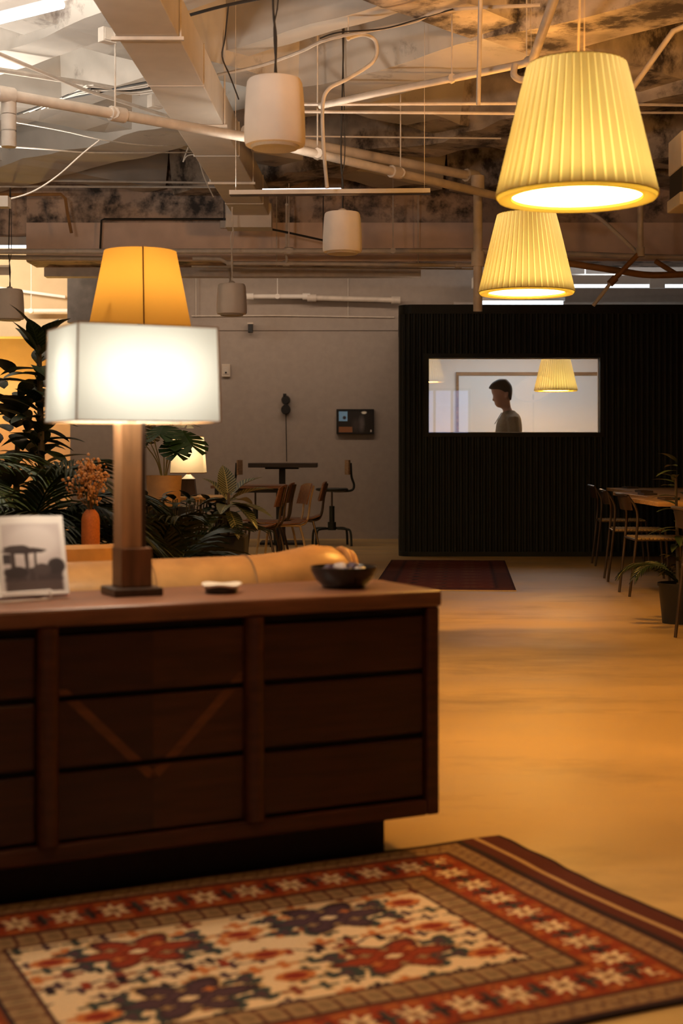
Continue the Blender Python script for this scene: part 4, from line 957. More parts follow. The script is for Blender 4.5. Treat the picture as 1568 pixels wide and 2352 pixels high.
def frond(t, p, az, el, L_, drop, m, nl=26, lw=.020, ll=.30, rnd=random):
    # one arching palm leaf: rachis and paired leaflets, one mesh
    mb = MB(); pts = []; n = 14
    for i in range(n+1):
        q = i/n; e = el-drop*q*q*1.5; 
        if i == 0: c = Vector(p)
        else: c = c+Vector((math.cos(az)*math.cos(e), math.sin(az)*math.cos(e), math.sin(e)))*L_/n
        pts.append(c.copy())
    mb.tube(pts, [.008*(1-.8*i/n)+.0015 for i in range(n+1)], 5)
    for k in range(nl):
        q = .16+.84*k/(nl-1); f = q*n; i = min(n-1, int(f)); c = pts[i].lerp(pts[i+1], f-i); d = (pts[i+1]-pts[i]).normalized()
        sd = d.cross(Vector((0, 0, 1))); 
        if sd.length < .1: sd = Vector((-math.sin(az), math.cos(az), 0))
        sd.normalize(); upv = sd.cross(d)
        l_ = ll*(.45+.75*math.sin(PI*(.15+.75*q)))*rnd.uniform(.85, 1.1)
        for s_ in (-1, 1):
            dv = (d*(.75+.3*q)+sd*s_*(.95-.4*q)+upv*.18).normalized(); wv = dv.cross(upv).normalized()*lw*.5
            vs = []
            for j in range(5):
                tt = j/4; w_ = wv*(math.sin(PI*(.12+.88*tt)) if j < 4 else .03); pc = c+dv*l_*tt+Vector((0, 0, -l_*.42*tt*tt))
                vs += [pc-w_+Vector((0, 0, .004)), pc+Vector((0, 0, -.002)), pc+w_+Vector((0, 0, .004))]
            mb.add(vs, [(j*3+a, j*3+a+1, j*3+a+4, j*3+a+3) for j in range(4) for a in range(2)])
    return mb.build('frond', m, t)
rp = random.Random(11)
pl = thing('potted_palm', 'large dark green palm with arching fronds at left behind the sofa', 'plant', (-1.62, 7.3, 0)); pot(pl, .24, .38)
MB().tube([(0, 0, .34), (.02, 0, .62)], [.05, .035], 8).build('trunk', M['trunk'], pl, smooth=True)
for (az, el, L_, dp_) in ((-2.9, 1.0, .85, 1.0), (2.5, .9, .9, 1.0), (.15, .85, .80, 1.05), (-.5, .75, .72, .95), (-1.2, .75, .66, 1.0), (-2.0, .8, .75, 1.0), (1.1, 1.1, .85, .95), (.7, .6, .8, .9), (-.1, .45, .70, .7), (-2.5, .45, .75, .8), (-.8, 1.15, .8, 1.1), (-1.7, .35, .6, .6), (.4, .3, .62, .5), (-.9, .35, .55, .6), (-3.0, .35, .8, .6)):
    frond(pl, (0, 0, .60), az, el, L_, dp_, M['leaf_mid'], rnd=rp)
pl2 = thing('potted_palm', 'lighter palm frond plant in pale green at the far left edge', 'plant', (-2.28, 7.6, 0)); pot(pl2, .16, .3)
MB().tube([(0, 0, .26), (.0, 0, .8)], [.03, .025], 8).build('trunk', M['trunk'], pl2, smooth=True)
for (az, el, L_, dp_) in ((-.2, .72, .86, .95), (.5, .8, .9, 1.0), (-.6, .55, .8, .9), (2.5, .8, .8, 1), (-2.6, .7, .8, 1)): frond(pl2, (0, 0, .78), az, el, L_, dp_, M['palm_light'], ll=.24, rnd=rp)
pl3 = thing('potted_palm', 'small spiky palm showing on both sides of the lamp column', 'plant', (-1.02, 7.7, 0)); pot(pl3, .17, .32)
for k in range(11):
    az = 2*PI*k/11+rp.uniform(-.2, .2); frond(pl3, (0, 0, .30), az, rp.uniform(.95, 1.4), rp.uniform(.45, .70), rp.uniform(.4, .9), M['leaf'], nl=16, lw=.022, ll=.30, rnd=rp)
# tall dieffenbachia at upper left
df = thing('tall_leafy_plant', 'tall cane plant with broad veined leaves left of the white lamp shade', 'plant', (-1.78, 8.3, 0)); pot(df, .2, .4)
zt = P(0, 790, 8.3).z
MB().tube([(0, 0, .35), (.03, 0, 1.0), (.015, .0, zt)], [.026, .022, .014], 8).build('cane', M['trunk'], df, smooth=True)
rd = random.Random(5)
for i in range(40):
    z = zt-.72+.74*i/39; az = i*2.4+rd.uniform(-.3, .3); el = rd.uniform(-.1, .75) if i < 33 else rd.uniform(.7, 1.25); L_ = rd.uniform(.22, .33)
    mb = MB(); leafmesh(mb, orient((.015, 0, z), az, el), L_, .125, .5, .22, wav=.05); mb.tube([(.015, 0, z-.03), (.015+.03*math.cos(az), .03*math.sin(az), z+.005)], .005, 5); mb.build('leaf', M['vein_dark'], df, smooth=True)
# dark fiddle shrub below it
ds_ = thing('leafy_shrub', 'dark leafy shrub in shadow at the left edge beneath the tall plant', 'plant', (-2.0, 8.7, 0)); pot(ds_, .22, .4)
MB().tube([(0, 0, .35), (.02, 0, 1.2)], [.03, .015], 6).build('trunk', M['trunk'], ds_)
for i in range(90):
    z = rd.uniform(.6, 1.58); az = rd.uniform(0, 2*PI); r0_ = rd.uniform(.02, .24)
    mb = MB(); leafmesh(mb, orient((r0_*math.cos(az), r0_*math.sin(az), z), az, rd.uniform(-.2, .9)), rd.uniform(.18, .30), .12, .5, .2); mb.build('leaf', M['leaf'], ds_, smooth=True)
# monstera
def monstera_leaf(mb, mt, s):
    # heart outline with deep cuts between the lobes
    n = 6; vs = [(-.02*s, 0, 0)]; 
    for sg in (-1, 1):
        for k in range(n):
            a0 = math.radians(168-26*k); a1 = a0-math.radians(21)
            r0_, r1_ = s*(.42+.10*k*.8 if k < 4 else .70+.06*(k-4)), s*(.47+.10*k*.8 if k < 4 else .74+.06*(k-4))
            b0 = (s*.10*k+.0, 0, .01*s); b1 = (s*.10*(k+1)+.015*s, 0, .01*s)
            p0 = (s*.24+.9*r0_*math.cos(a0)*.85, sg*r0_*math.sin(a0)*.95, -.10*s*abs(math.sin(a0))-.06*s*(k/5)**2); p1 = (s*.24+.9*r1_*math.cos(a1)*.85, sg*r1_*math.sin(a1)*.95, -.10*s*abs(math.sin(a1))-.06*s*(k/5)**2)
            mb_ = [( (b0[i]+b1[i])/2*.35+(p0[i]+p1[i])/2*.65) for i in range(3)]
            mb.add([b0, b1, p1, p0], [(0, 1, 2, 3) if sg > 0 else (0, 3, 2, 1)], 0, mt)
    mb.add([(-.0, -.006*s, .011*s), (s*.86, 0, -.07*s), (0, .006*s, .011*s)], [(0, 1, 2)], 0, mt)
mo = thing('monstera', 'monstera with glossy split leaves beside the small lamp', 'plant', (-1.335, 10.7, 0)); 
MB().bx(-.2, .2, -.2, .2, 0, .70).build('plant_stand', M['black_metal'], mo)
MB().lathe([(0, .70), (.12, .70), (.135, .93), (.125, .93), (.115, .90), (0, .90)], 28).build('pot', M['pot_tan'], mo, smooth=True)
rm_ = random.Random(9)
for (tx, ty, tz, s_, az, el) in ((.15, -.12, 1.26, .30, -.9, -.7), (.02, -.15, 1.30, .26, -1.7, -.5), (-.10, -.05, 1.32, .26, 2.9, -.3), (.05, .1, 1.36, .28, .6, -.2), (-.15, .1, 1.25, .24, 2.2, -.4), (.10, -.18, 1.18, .20, -1.2, -.9), (-.16, -.12, 1.2, .24, -2.5, -.6)):
    mb = MB(); mb.tube(spline([(tx*.1, ty*.1, .90), (tx*.35, ty*.35, 1.05), (tx, ty, tz)], 4), .0045, 5); mb.build('stem', M['stalk'], mo, smooth=True)
    mb = MB(); monstera_leaf(mb, orient((tx, ty, tz), az, el), s_); mb.build('leaf', M['leaf_bright'], mo)
# zebra plant and dark bush in the black planter
pb = thing('planter', 'long black box planter behind the sofa right of the lamp column', 'planter', (-.90, 8.1, 0), 0.0)
mb = MB(); mb.bx(-.40, .36, -.17, .17, 0, .63); mb.build('box', M['pot_black'], pb, bevel=.006); MB().bx(-.385, .345, -.155, .155, .63, .635).build('soil', M['soil'], pb)
bu = thing('dark_bush', 'dense dark bush filling the black planter', 'plant', (-.95, 8.1, .635))
rb_ = random.Random(21)
for i in range(150):
    a = rb_.uniform(0, 2*PI); x = rb_.uniform(-.30, .33); y_ = rb_.uniform(-.13, .12); z = rb_.uniform(.02, .22)*(1-.5*(x/.42)**2)
    mb = MB(); leafmesh(mb, orient((x, y_, z), a, rb_.uniform(-.3, .9)), rb_.uniform(.07, .14), .05, .5, .2, n=4); mb.build('leaf', M['leaf'], bu, smooth=True)
st_ = MB()
for i in range(26): x = rb_.uniform(-.28, .3); y_ = rb_.uniform(-.11, .11); st_.tube([(x*.9, y_, 0), (x, y_, .2)], .004, 4)
st_.build('stems', M['trunk'], bu)
zp = thing('zebra_plant', 'zebra plant with pale striped leaves above the black planter', 'plant', (-.635, 8.0, .635))
for i, (az, el, L_, w_, z) in enumerate(((1.9, 1.25, .20, .095, .22), (2.7, .95, .19, .09, .20), (-.15, .55, .24, .10, .20), (3.3, .05, .17, .09, .20), (-1.7, .1, .19, .085, .17), (.5, .8, .21, .10, .22), (-.6, -.35, .23, .09, .19), (-2.5, -.5, .16, .08, .15), (-1.1, -.55, .19, .08, .14), (1.0, .2, .2, .09, .19), (2.4, .3, .18, .09, .18), (-.35, .05, .25, .095, .17))):
    mb = MB(); leafmesh(mb, orient((.012*math.cos(az), .012*math.sin(az), z), az, el), L_*1.1, w_*1.15, .55, .3, wav=.06); mb.build('leaf', M['zebra'], zp, smooth=True)
MB().tube([(0, 0, 0), (.0, 0, .24)], .008, 6).build('stem', M['trunk'], zp)
# plant at the right edge
fr_ = thing('potted_fern', 'dark leafy plant cut by the right edge in front of the tables', 'plant', (2.18, 9.2, 0)); pot(fr_, .13, .26)
MB().tube([(0, 0, .22), (-.02, 0, .95)], [.014, .008], 6).build('stem', M['trunk'], fr_)
rf = random.Random(4)
for i in range(26):
    z = .34+.70*i/25; az = PI+rf.uniform(-1.9, 1.9); mb = MB(); leafmesh(mb, orient((-.01, 0, z), az, rf.uniform(-.1, .6)), rf.uniform(.15, .24), .05, .5, .2, wav=.05); mb.build('leaf', M['leaf_mid'], fr_, smooth=True)
for az in (PI, 2.6, 3.7, 2.1): frond(fr_, (0, 0, .26), az, .7, .42, 1.0, M['leaf_mid'], nl=18, lw=.014, ll=.09, rnd=rf)
# ------------------------------------------------------------------ small lamp on its table
lt = thing('side_table', 'orange-lit wooden side table under the small white lamp', 'table', (-1.20, 11.45, 0))
MB().bx(-.30, .28, -.3, .3, .715, .755).build('tabletop', M['tabletop'], lt, bevel=.004)
for (xx, yy) in ((-.27, -.27), (.25, -.27), (-.27, .27), (.25, .27)): MB().bx(xx-.02, xx+.02, yy-.02, yy+.02, 0, .715).build('leg', M['black_metal'], lt)
sl_ = thing('table_lamp', 'small cream-shaded table lamp with dark tapered base by the plants', 'lamp', ((433-784)/F*11.3, 11.3, .755))
def taper(mb, s0, s1, z0, z1): return mb.add([(-s0, -s0, z0), (s0, -s0, z0), (s0, s0, z0), (-s0, s0, z0), (-s1, -s1, z1), (s1, -s1, z1), (s1, s1, z1), (-s1, s1, z1)], [(0,3,2,1),(4,5,6,7),(0,1,5,4),(1,2,6,5),(2,3,7,6),(3,0,4,7)])
k_ = 11.3/F
taper(MB(), 18*k_, 14*k_, 0, 40*k_).build('lamp_base', M['lamp_dark'], sl_); taper(MB(), 14.5*k_, 5*k_, 40*k_, 50*k_).build('base_cap', M['cream'], sl_); MB().lathe([(.016, 50*k_), (.016, 56*k_)], 12).build('neck', M['pot_tan'], sl_)
zz0, zz1 = 54*k_, 137*k_; s0, s1 = 38*k_, 32*k_
MB().add([(-s0, -s0, zz0), (s0, -s0, zz0), (s0, s0, zz0), (-s0, s0, zz0), (-s1, -s1, zz1), (s1, -s1, zz1), (s1, s1, zz1), (-s1, s1, zz1)], [(0,1,5,4),(1,2,6,5),(2,3,7,6),(3,0,4,7)]).build('lamp_shade', M['shade_cream'], sl_)
tm = MB()
for (s, z) in ((s0, zz0), (s1, zz1)):
    q = [(-s, -s, z), (s, -s, z), (s, s, z), (-s, s, z)]
    for k in range(4): tm.tube([q[k], q[(k+1) % 4]], .003, 5)
tm.build('shade_trim', M['trim_tan'], sl_)
MB().tube([(0, 0, 55*k_), (0, 0, 92*k_)], .006, 6).build('socket', M['chrome'], sl_); MB().ball((0, 0, 105*k_), .025, seg=12, ring=8).build('bulb', M['bulb'], sl_, smooth=True)
light('small_lamp_light', 'POINT', (0, 0, 104*k_), 5.5, (1, .74, .42), .03, parent=sl_)
bt = thing('brown_bottle', 'brown bottle standing left of the small lamp base', 'bottle', ((411-784)/F*11.5, 11.5, .755)); MB().lathe([(0, 0), (.028, 0), (.03, .01), (.03, .085), (.022, .11), (.012, .12), (.012, .125), (0, .125)], 18).build('bottle_body', M['seam'], bt, smooth=True); MB().lathe([(.0, .125), (.013, .125), (.013, .145), (0, .145)], 14).build('cap', M['black_metal'], bt, smooth=True)
# ------------------------------------------------------------------ wall fittings
wy = YB
th = thing('thermostat', 'ivory thermostat box on the back wall beside the white lamp shade', 'thermostat', P(519, 866, wy-.02)); MB().bx(-.055, .055, -.02, .02, 0, .165).build('case', M['plastic_white'], th, bevel=.008); MB().bx(-.035, .035, -.027, -.02, .035, .13).build('window', M['grille'], th); MB().bx(-.012, .012, -.032, -.027, .045, .065).build('dial', M['black_metal'], th)
sc = thing('wall_camera', 'little black security camera on the ledge of the back wall', 'camera', P(575, 764, wy-.10)); MB().bx(-.03, .03, -.04, .05, 0, .11).build('body', M['black_metal'], sc, bevel=.004); MB().bx(-.036, .036, -.05, .05, .105, .125).build('hood', M['plastic_white'], sc)
wl = thing('wall_sconce', 'black two-lobed wall sconce above the high table', 'sconce', P(656, 952, wy-.05))
sh_ = MB(); n = 26; sh_.loft([[(r_*math.cos(2*PI*k/24), yy, z0_+r_*math.sin(2*PI*k/24)) for k in range(24)] for (r_, yy, z0_) in ((.058, .05, .062), (.062, .01, .062), (.05, -.04, .062))])
sh_.loft([[(r_*math.cos(2*PI*k/24), yy, z0_+r_*math.sin(2*PI*k/24)) for k in range(24)] for (r_, yy, z0_) in ((.054, .05, .185), (.058, .01, .185), (.045, -.04, .185))])
sh_.bx(-.02, .02, -.03, .04, .09, .16); sh_.build('lamp_head', M['black_metal'], wl, smooth=True); MB().bx(-.034, .006, -.02, .045, .235, .265).build('bracket', M['black_metal'], wl)
MB().tube([(.002, 0, .02), (.012, 0, -.60)], .006, 6).build('cord', M['black_metal'], wl)
fp_ = thing('framed_picture', 'black framed dark picture with a blue patch on the back wall', 'picture', P(815.5, 997, wy-.03)); PWd, PHt = 86/F*wy, 57/F*wy
pr = printed('picture_print', (.012, .010, .010), [(.03, .52, .28, .97, (.25, .55, .95), .02, 'r'), (.03, .02, .42, .27, (.30, .12, .05), .04, 'r'), (.60, .10, .76, .72, (.10, .09, .09), .5, 'e'), (.42, .10, .62, .6, (.045, .035, .035), .5, 'e'), (.68, .84, .82, .97, (.95, .92, .80), .3, 'e'), (.14, .60, .24, .75, (.03, .03, .05), .3, 'e'), (.93, .04, .97, .14, (.55, .5, .45), .2, 'r')], .3)
MB().add([(-PWd/2+.016, -.018, .016), (PWd/2-.016, -.018, .016), (PWd/2-.016, -.018, PHt-.016), (-PWd/2+.016, -.018, PHt-.016)], [(0, 1, 2, 3)], 0, None, [(.0001, 0), (1, 0), (1, 1), (0, 1)]).build('print', pr, fp_)
f_ = MB(); f_.bx(-PWd/2, PWd/2, -.03, .028, 0, .018); f_.bx(-PWd/2, PWd/2, -.03, .028, PHt-.018, PHt); f_.bx(-PWd/2, -PWd/2+.018, -.03, .028, .018, PHt-.018); f_.bx(PWd/2-.018, PWd/2, -.03, .028, .018, PHt-.018); f_.build('frame', M['black_metal'], fp_)
MB().bx(-PWd/2+.018, PWd/2-.018, -.014, .028, .018, PHt-.018).build('backing', M['black_metal'], fp_)
# ------------------------------------------------------------------ high table and stools at the back
hy = 17.2; hz_ = CZ-23/F*hy
ht = thing('high_table', 'dark high table standing against the back wall under the sconce', 'table', ((648-784)/F*hy, hy, 0))
xa, xb = (573-648)/F*hy, (729-648)/F*hy
MB().bx(xa, xb, -.3, .3, hz_-.055, hz_).build('tabletop', M['table_dark'], ht, bevel=.006); MB().bx(-.038, .038, -.038, .038, .03, hz_-.055).build('column', M['black_metal'], ht); MB().bx(-.26, .26, -.24, .24, 0, .03).build('foot_plate', M['black_metal'], ht, bevel=.006); MB().bx(-.2, .2, -.15, .15, hz_-.075, hz_-.055).build('mounting_plate', M['black_metal'], ht)
def stool(label, x, y, rz):
    t = thing('task_stool', label, 'stool', (x, y, 0), rz, 'tall task stools at the high table')
    for sx in (-1, 1):
        for sy in (-1, 1): MB().tube(spline([(sx*.06, sy*.05, .205), (sx*.16, sy*.12, .20), (sx*.20, sy*.15, .165), (sx*.21, sy*.16, .0)], 5), .014, 8).build('leg', M['green_metal'], t, smooth=True)
    MB().lathe([(0, .185), (.05, .185), (.05, .28), (.032, .28), (.032, .47), (0, .47)], 16).build('column', M['green_metal'], t, smooth=True); MB().tube([(0, 0, .47), (0, 0, .64)], .011, 8).build('screw', M['steel_dark'], t, smooth=True)
    MB().lathe([(0, .635), (.14, .64), (.19, .655), (.195, .672), (.18, .682), (0, .675)], 28).build('seat', M['green_metal'], t, smooth=True)
    MB().tube(spline([(.02, 0, .645), (.16, 0, .645), (.245, 0, .66), (.265, 0, .72), (.235, 0, .82), (.225, 0, .98)], 5), .014, 8).build('back_bar', M['green_metal'], t, smooth=True)
    mb = MB(); rings = []
    for i in range(9):
        q = -1+2*i/8; rings.append([(.205-.03*q*q+d, q*.14, z) for (d, z) in ((0, .84), (.014, .84), (.014, 1.0), (.012, 1.015), (.002, 1.015), (0, 1.0))])
    mb.loft(rings).build('backrest', M['ply_pale'], t, smooth=True)
    return t
s1_ = stool('tall task stool with wooden backrest at the right end of the high table', (762-784)/F*16.9, 16.85, 0.15)
dup(s1_, ((588-784)/F*16.9, 16.75, 0), PI-.1, 'tall task stool behind the zebra plant, left of the high table')
# ------------------------------------------------------------------ school chairs and low table
tl_ = thing('cafe_table', 'low wooden table with school chairs behind the zebra plant', 'table', (-.92, 14.9, 0))
MB().bx(-.42, .33, -.35, .35, .735, .765).build('tabletop', M['ply'], tl_, bevel=.004); MB().bx(-.36, .27, -.29, .29, .69, .735).build('apron', M['black_metal'], tl_)
for (xx, yy) in ((-.36, -.3), (.27, -.3), (-.36, .3), (.27, .3)): MB().bx(xx-.02, xx+.02, yy-.02, yy+.02, 0, .735).build('leg', M['black_metal'], tl_)
def school_chair(label, x, y, rz, frame='steel_dark'):
    # faces -x
    t = thing('school_chair', label, 'chair', (x, y, 0), rz, 'school chairs at the low table')
    mb = MB(); rings = []
    for i in range(11):
        q = i/10; xx = -.20+.40*q; dip = -.016*math.sin(PI*q)+(.02*max(0, (q-.8)/.2)); w_ = .19*(1-.12*q)
        rings.append([(xx, s_*w_, .455+dip+.010*abs(s_)**2+d) for d, ss in ((0, (-1, -.5, 0, .5, 1)), (.012, (1, .5, 0, -.5, -1))) for s_ in ss])
    mb.loft(rings).build('seat', M['ply'], t, smooth=True)
    mb = MB(); rings = []
    for i in range(9):
        q = -1+2*i/8; xx = .215-.035*(1-q*q)*-1-.035
        w0, w1 = .63, .82-.025*q**4
        rings.append([(xx+.0, q*.175, w0), (xx+.013, q*.175, w0), (xx+.058, q*.175, w1), (xx+.045, q*.175, w1)])
    mb.loft(rings).build('backrest', M['ply'], t, smooth=True)
    for s_ in (-1, 1):
        MB().tube(spline([(-.19, s_*.15, .435), (-.16, s_*.155, .435), (-.17, s_*.16, .40), (-.22, s_*.185, .0)], 5), .011, 8).build('leg', M[frame], t, smooth=True)
        MB().tube(spline([(-.15, s_*.155, .440), (.10, s_*.15, .438), (.14, s_*.155, .40), (.19, s_*.175, .18), (.235, s_*.19, .0)], 5), .011, 8).build('leg', M[frame], t, smooth=True)
        MB().tube(spline([(.0, s_*.12, .440), (.16, s_*.11, .443), (.215, s_*.11, .50), (.240, s_*.11, .66), (.272, s_*.11, .80)], 5), .010, 8).build('back_rail', M[frame], t, smooth=True)
    MB().tube([(-.1, -.155, .437), (-.1, .155, .437)], .009, 6).build('stretcher', M[frame], t, smooth=True)
    return t
school_chair('brown plywood school chair nearest to the black planter', (589-784)/F*12.5, 12.5, -.12)
school_chair('second brown plywood school chair, partly behind the nearest one', (610-784)/F*13.4, 13.45, -.05)
school_chair('school chair with pale cream metal frame in the middle of the group', (647-784)/F*13.0, 13.0, .28, 'pale_metal')
school_chair('brown plywood school chair at the right end of the group', (687-784)/F*13.9, 13.95, .03)
# ------------------------------------------------------------------ dining tables and chairs on the right
def dining_table(label, x, y0, y1, z=.745):
    t = thing('dining_table', label, 'table', (x+.75, (y0+y1)/2, 0), 0, 'oak tables pushed together in a row'); h = (y1-y0)/2
    nb = 4
    for k in range(nb):
        MB().bx(-.75, .75, -h+2*h*k/nb+.002, -h+2*h*(k+1)/nb-.002, z-.032, z).build('plank', M['tabletop'], t, bevel=.003)
    MB().bx(-.30, .30, -h*.6, h*.6, z-.06, z-.032).build('support_plate', M['black_metal'], t)
    MB().lathe([(.26, 0), (.26, .012), (.05, .03), (.032, .05), (.032, z-.06)], 24).build('pedestal', M['black_metal'], t, smooth=True)
    return t
dts = []
for (lb, x, y0, y1) in (('oak table nearest to the camera in the row at right', 2.27, 10.2, 11.45), ('middle oak table of the row at right', 2.47, 11.49, 12.95), ('oak table farthest back in the row at right, by the booth', 2.70, 12.99, 14.5)):
    dining_table(lb, x, y0, y1)
    cx_ = x+.22
for (lb, x, y) in (('dark slim tray on the nearest oak table', 2.42, 10.75), ('dark slim tray on the middle oak table', 2.53, 12.0), ('dark slim tray on the middle oak table near its far edge', 2.66, 12.75), ('dark slim tray on the oak table by the booth', 2.83, 14.2)):
    t = thing('serving_tray', lb, 'tray', (x, y, .745), 0, 'dark trays on the oak tables'); MB().bx(-.005, .105, -.13, .13, 0, .008).build('tray_base', M['table_dark'], t); q = MB(); q.bx(-.005, .105, -.13, -.122, .008, .018); q.bx(-.005, .105, .122, .13, .008, .018); q.bx(-.005, .003, -.122, .122, .008, .018); q.bx(.097, .105, -.122, .122, .008, .018); q.build('tray_rim', M['table_dark'], t)
def dchair():
    # faces +x, back at -x; origin under the seat centre
    t = thing('dining_chair', 'x', 'chair', (0, 0, 0), 0, 'steel dining chairs with woven seats')
    W = .19
    for s_ in (-1, 1):
        MB().tube(spline([(-.275, s_*W*.95, 0), (-.235, s_*W, .35), (-.215, s_*W, .60), (-.235, s_*W*.97, .69), (-.285, s_*W*.9, .77)], 5), .0105, 8).build('leg', M['steel_dark'], t, smooth=True)
        MB().tube(spline([(.24, s_*W, 0), (.22, s_*W, .25), (.205, s_*W, .43)], 4), .0105, 8).build('leg', M['steel_dark'], t, smooth=True)
    fr = MB()
    for s_ in (-1, 1): fr.tube([(-.228, s_*W, .435), (.205, s_*W, .435)], .009, 8)
    fr.tube([(.205, -W, .435), (.205, W, .435)], .009, 8); fr.tube([(-.228, -W, .435), (-.228, W, .435)], .009, 8); fr.build('seat_frame', M['steel_dark'], t, smooth=True)
    nst = 14
    cw = MB()
    for k in range(nst):
        x0 = -.215+.42*k/nst; cw.bx(x0, x0+.42/nst-.004, -W-.008, W+.008, .430, .452)
    cw.build('woven_seat', M['cord'], t, bevel=.004)
    mb = MB(); rings = []
    for i in range(11):
        q = -1+2*i/10; xx = -.262-.035*(1-q*q)
        rings.append([(xx, q*W, .66), (xx+.011, q*W, .66), (xx-.010, q*W, .765), (xx-.021, q*W, .765)])
    mb.loft(rings).build('backrest', M['lamp_dark'], t, smooth=True)
    MB().tube(spline([(-.285, -W*.9, .77), (-.315, -W*.55, .778), (-.325, 0, .78), (-.315, W*.55, .778), (-.285, W*.9, .77)], 4), .0105, 8).build('top_rail', M['steel_dark'], t, smooth=True)
    return t
dc = dchair(); first = True
for (lb, x, y, rz) in (('woven-seat steel chair nearest among three along the oak tables', 2.47, 11.05, .02), ('middle woven-seat steel chair along the oak tables', 2.56, 12.27, -.10), ('woven-seat steel chair farthest back, beside the booth', 2.75, 13.95, -.08), ('woven-seat steel chair cut by the right edge of the picture', 2.27, 8.3, .05)):
    if first: dc.location = (x, y, 0); dc.rotation_euler = (0, 0, rz); dc['label'] = lb; first = False
    else: dup(dc, (x, y, 0), rz, lb)
# ------------------------------------------------------------------ person inside the booth
K = 207.4; px0 = 1155; PY = 15.75
def hx(px): return (px-px0)/K
def hz2(py): return CZ+(HY-py)/K
man = thing('person', 'person with short dark hair in an olive top, head bowed, inside the booth', 'person', ((px0-784)/F*PY, PY, 0))
def ovals(levels, n=28, grow=0):
    rings = []
    for (py, f, b_, w_, *sq) in levels:
        e = sq[0] if sq else 2.2; xf, xb = hx(f)-grow, hx(b_)+grow; c = (xf+xb)/2; a_ = (xb-xf)/2; z = hz2(py); r = []
        for k in range(n):
            q = 2*PI*k/n; cx_, sy_ = math.cos(q), math.sin(q)
            r.append((c+a_*math.copysign(abs(cx_)**(2/e), cx_), (w_+grow)*math.copysign(abs(sy_)**(2/e), sy_), z))
        rings.append(r)
    return rings
body = MB()
head = [(871.5, 1148, 1160, .012), (873, 1143, 1163, .03), (876, 1137, 1166.5, .053), (880, 1131.5, 1170, .068), (884.5, 1128.5, 1172.5, .078), (889, 1127.5, 1174, .083), (893, 1127.3, 1174.6, .085), (897, 1128, 1174.6, .086), (902.7, 1129.3, 1174.2, .084), (907.5, 1131.5, 1173.5, .080), (911, 1132.5, 1172.5, .079), (916, 1133, 1171.5, .076), (920, 1134, 1171, .072), (924, 1135.2, 1171, .066), (927, 1136, 1171.5, .061), (930, 1137.3, 1172, .055), (933, 1139, 1172.5, .050), (935.5, 1143, 1173, .046), (937, 1150, 1173.6, .050), (940, 1153.5, 1175, .054), (944, 1155, 1178, .058), (948, 1154, 1183, .072), (953, 1151, 1190, .105), (958, 1148, 1193, .160), (964, 1144, 1195, .205), (974, 1141, 1196, .222), (985, 1139.5, 1197, .215), (1000, 1137, 1196.5, .198), (1030, 1137, 1193, .180), (1050, 1139, 1190, .172), (1070, 1137, 1191, .180), (1085, 1138, 1189, .182)]
body.loft(ovals(list(reversed(head))))
# nose, lips, brow, ears
body.loft([[(hx(f)+d, s_, hz2(py)) for (d, s_) in ((0, 0), (.010, .011*w_), (.026, .016*w_), (.026, -.016*w_), (.010, -.011*w_))] for (py, f, w_) in ((921.5, 1132.5, 1.0), (920, 1130.4, 1.1), (917.5, 1130.2, 1.0), (913.5, 1131.2, .8), (909, 1132.0, .6), (905.5, 1131, .5))])
body.ball((hx(1138), 0, hz2(925.3)), (.014, .020, .006)); body.ball((hx(1138.6), 0, hz2(928.6)), (.013, .018, .006))
body.ball((hx(1133.6), 0, hz2(904.8)), (.012, .055, .010))
for s_ in (-1, 1):
    body.ball((hx(1161), s_*.086, hz2(908)), (.019, .010, .036)); body.ball((hx(1162.5), s_*.093, hz2(905)), (.016, .008, .026))
# arms: shoulder - elbow - wrist, hands with fingers holding a phone-height pose
def limb(mb, pts, rs, seg=12): mb.tube(spline(pts, 4), [r for i in range(len(rs)-1) for r in [rs[i]+(rs[i+1]-rs[i])*k/4 for k in range(4)]]+[rs[-1]], seg)
for s_ in (-1, 1):
    limb(body, [(hx(1172), s_*.195, hz2(962)), (hx(1176), s_*.245, 1.24), (hx(1176), s_*.255, 1.10), (hx(1140), s_*.225, 1.07), (hx(1108), s_*.19, 1.08)], [.062, .052, .045, .042, .028])
    w0 = Vector((hx(1108), s_*.19, 1.08)); body.ball(tuple(w0+Vector((-.045, 0, 0))), (.05, .038, .018))
    for i, (dy, ln) in enumerate(((-.027, .070), (-.009, .082), (.009, .078), (.026, .060))):
        limb(body, [w0+Vector((-.07, dy, .0)), w0+Vector((-.095-ln*.2, dy*1.1, -.008)), w0+Vector((-.085-ln*.7, dy*1.1, -.035))], [.0095, .0088, .0075], 8)
    limb(body, [w0+Vector((-.03, -s_*.03, .0)), w0+Vector((-.055, -s_*.055, -.005)), w0+Vector((-.085, -s_*.06, -.015))], [.011, .0095, .008], 8)
    limb(body, [(0.02, s_*.09, .90), (.015, s_*.10, .70), (.0, s_*.105, .50), (.03, s_*.105, .28), (.045, s_*.105, .07)], [.088, .078, .058, .052, .036])
    limb(body, [(.07, s_*.105, .035), (-.03, s_*.108, .03), (-.13, s_*.115, .022)], [.032, .036, .02])
bo = body.build('body', M['skin'], man)
rmd = bo.modifiers.new('fuse', 'REMESH'); rmd.mode = 'VOXEL'; rmd.voxel_size = .0065; rmd.use_smooth_shade = True
smd = bo.modifiers.new('soften', 'SMOOTH'); smd.factor = .5; smd.iterations = 2
for s_ in (-1, 1): MB().ball((hx(1136.2), s_*.033, hz2(908.8)), .0105, seg=10, ring=8).build('eye', M['white_paint'], man, smooth=True)
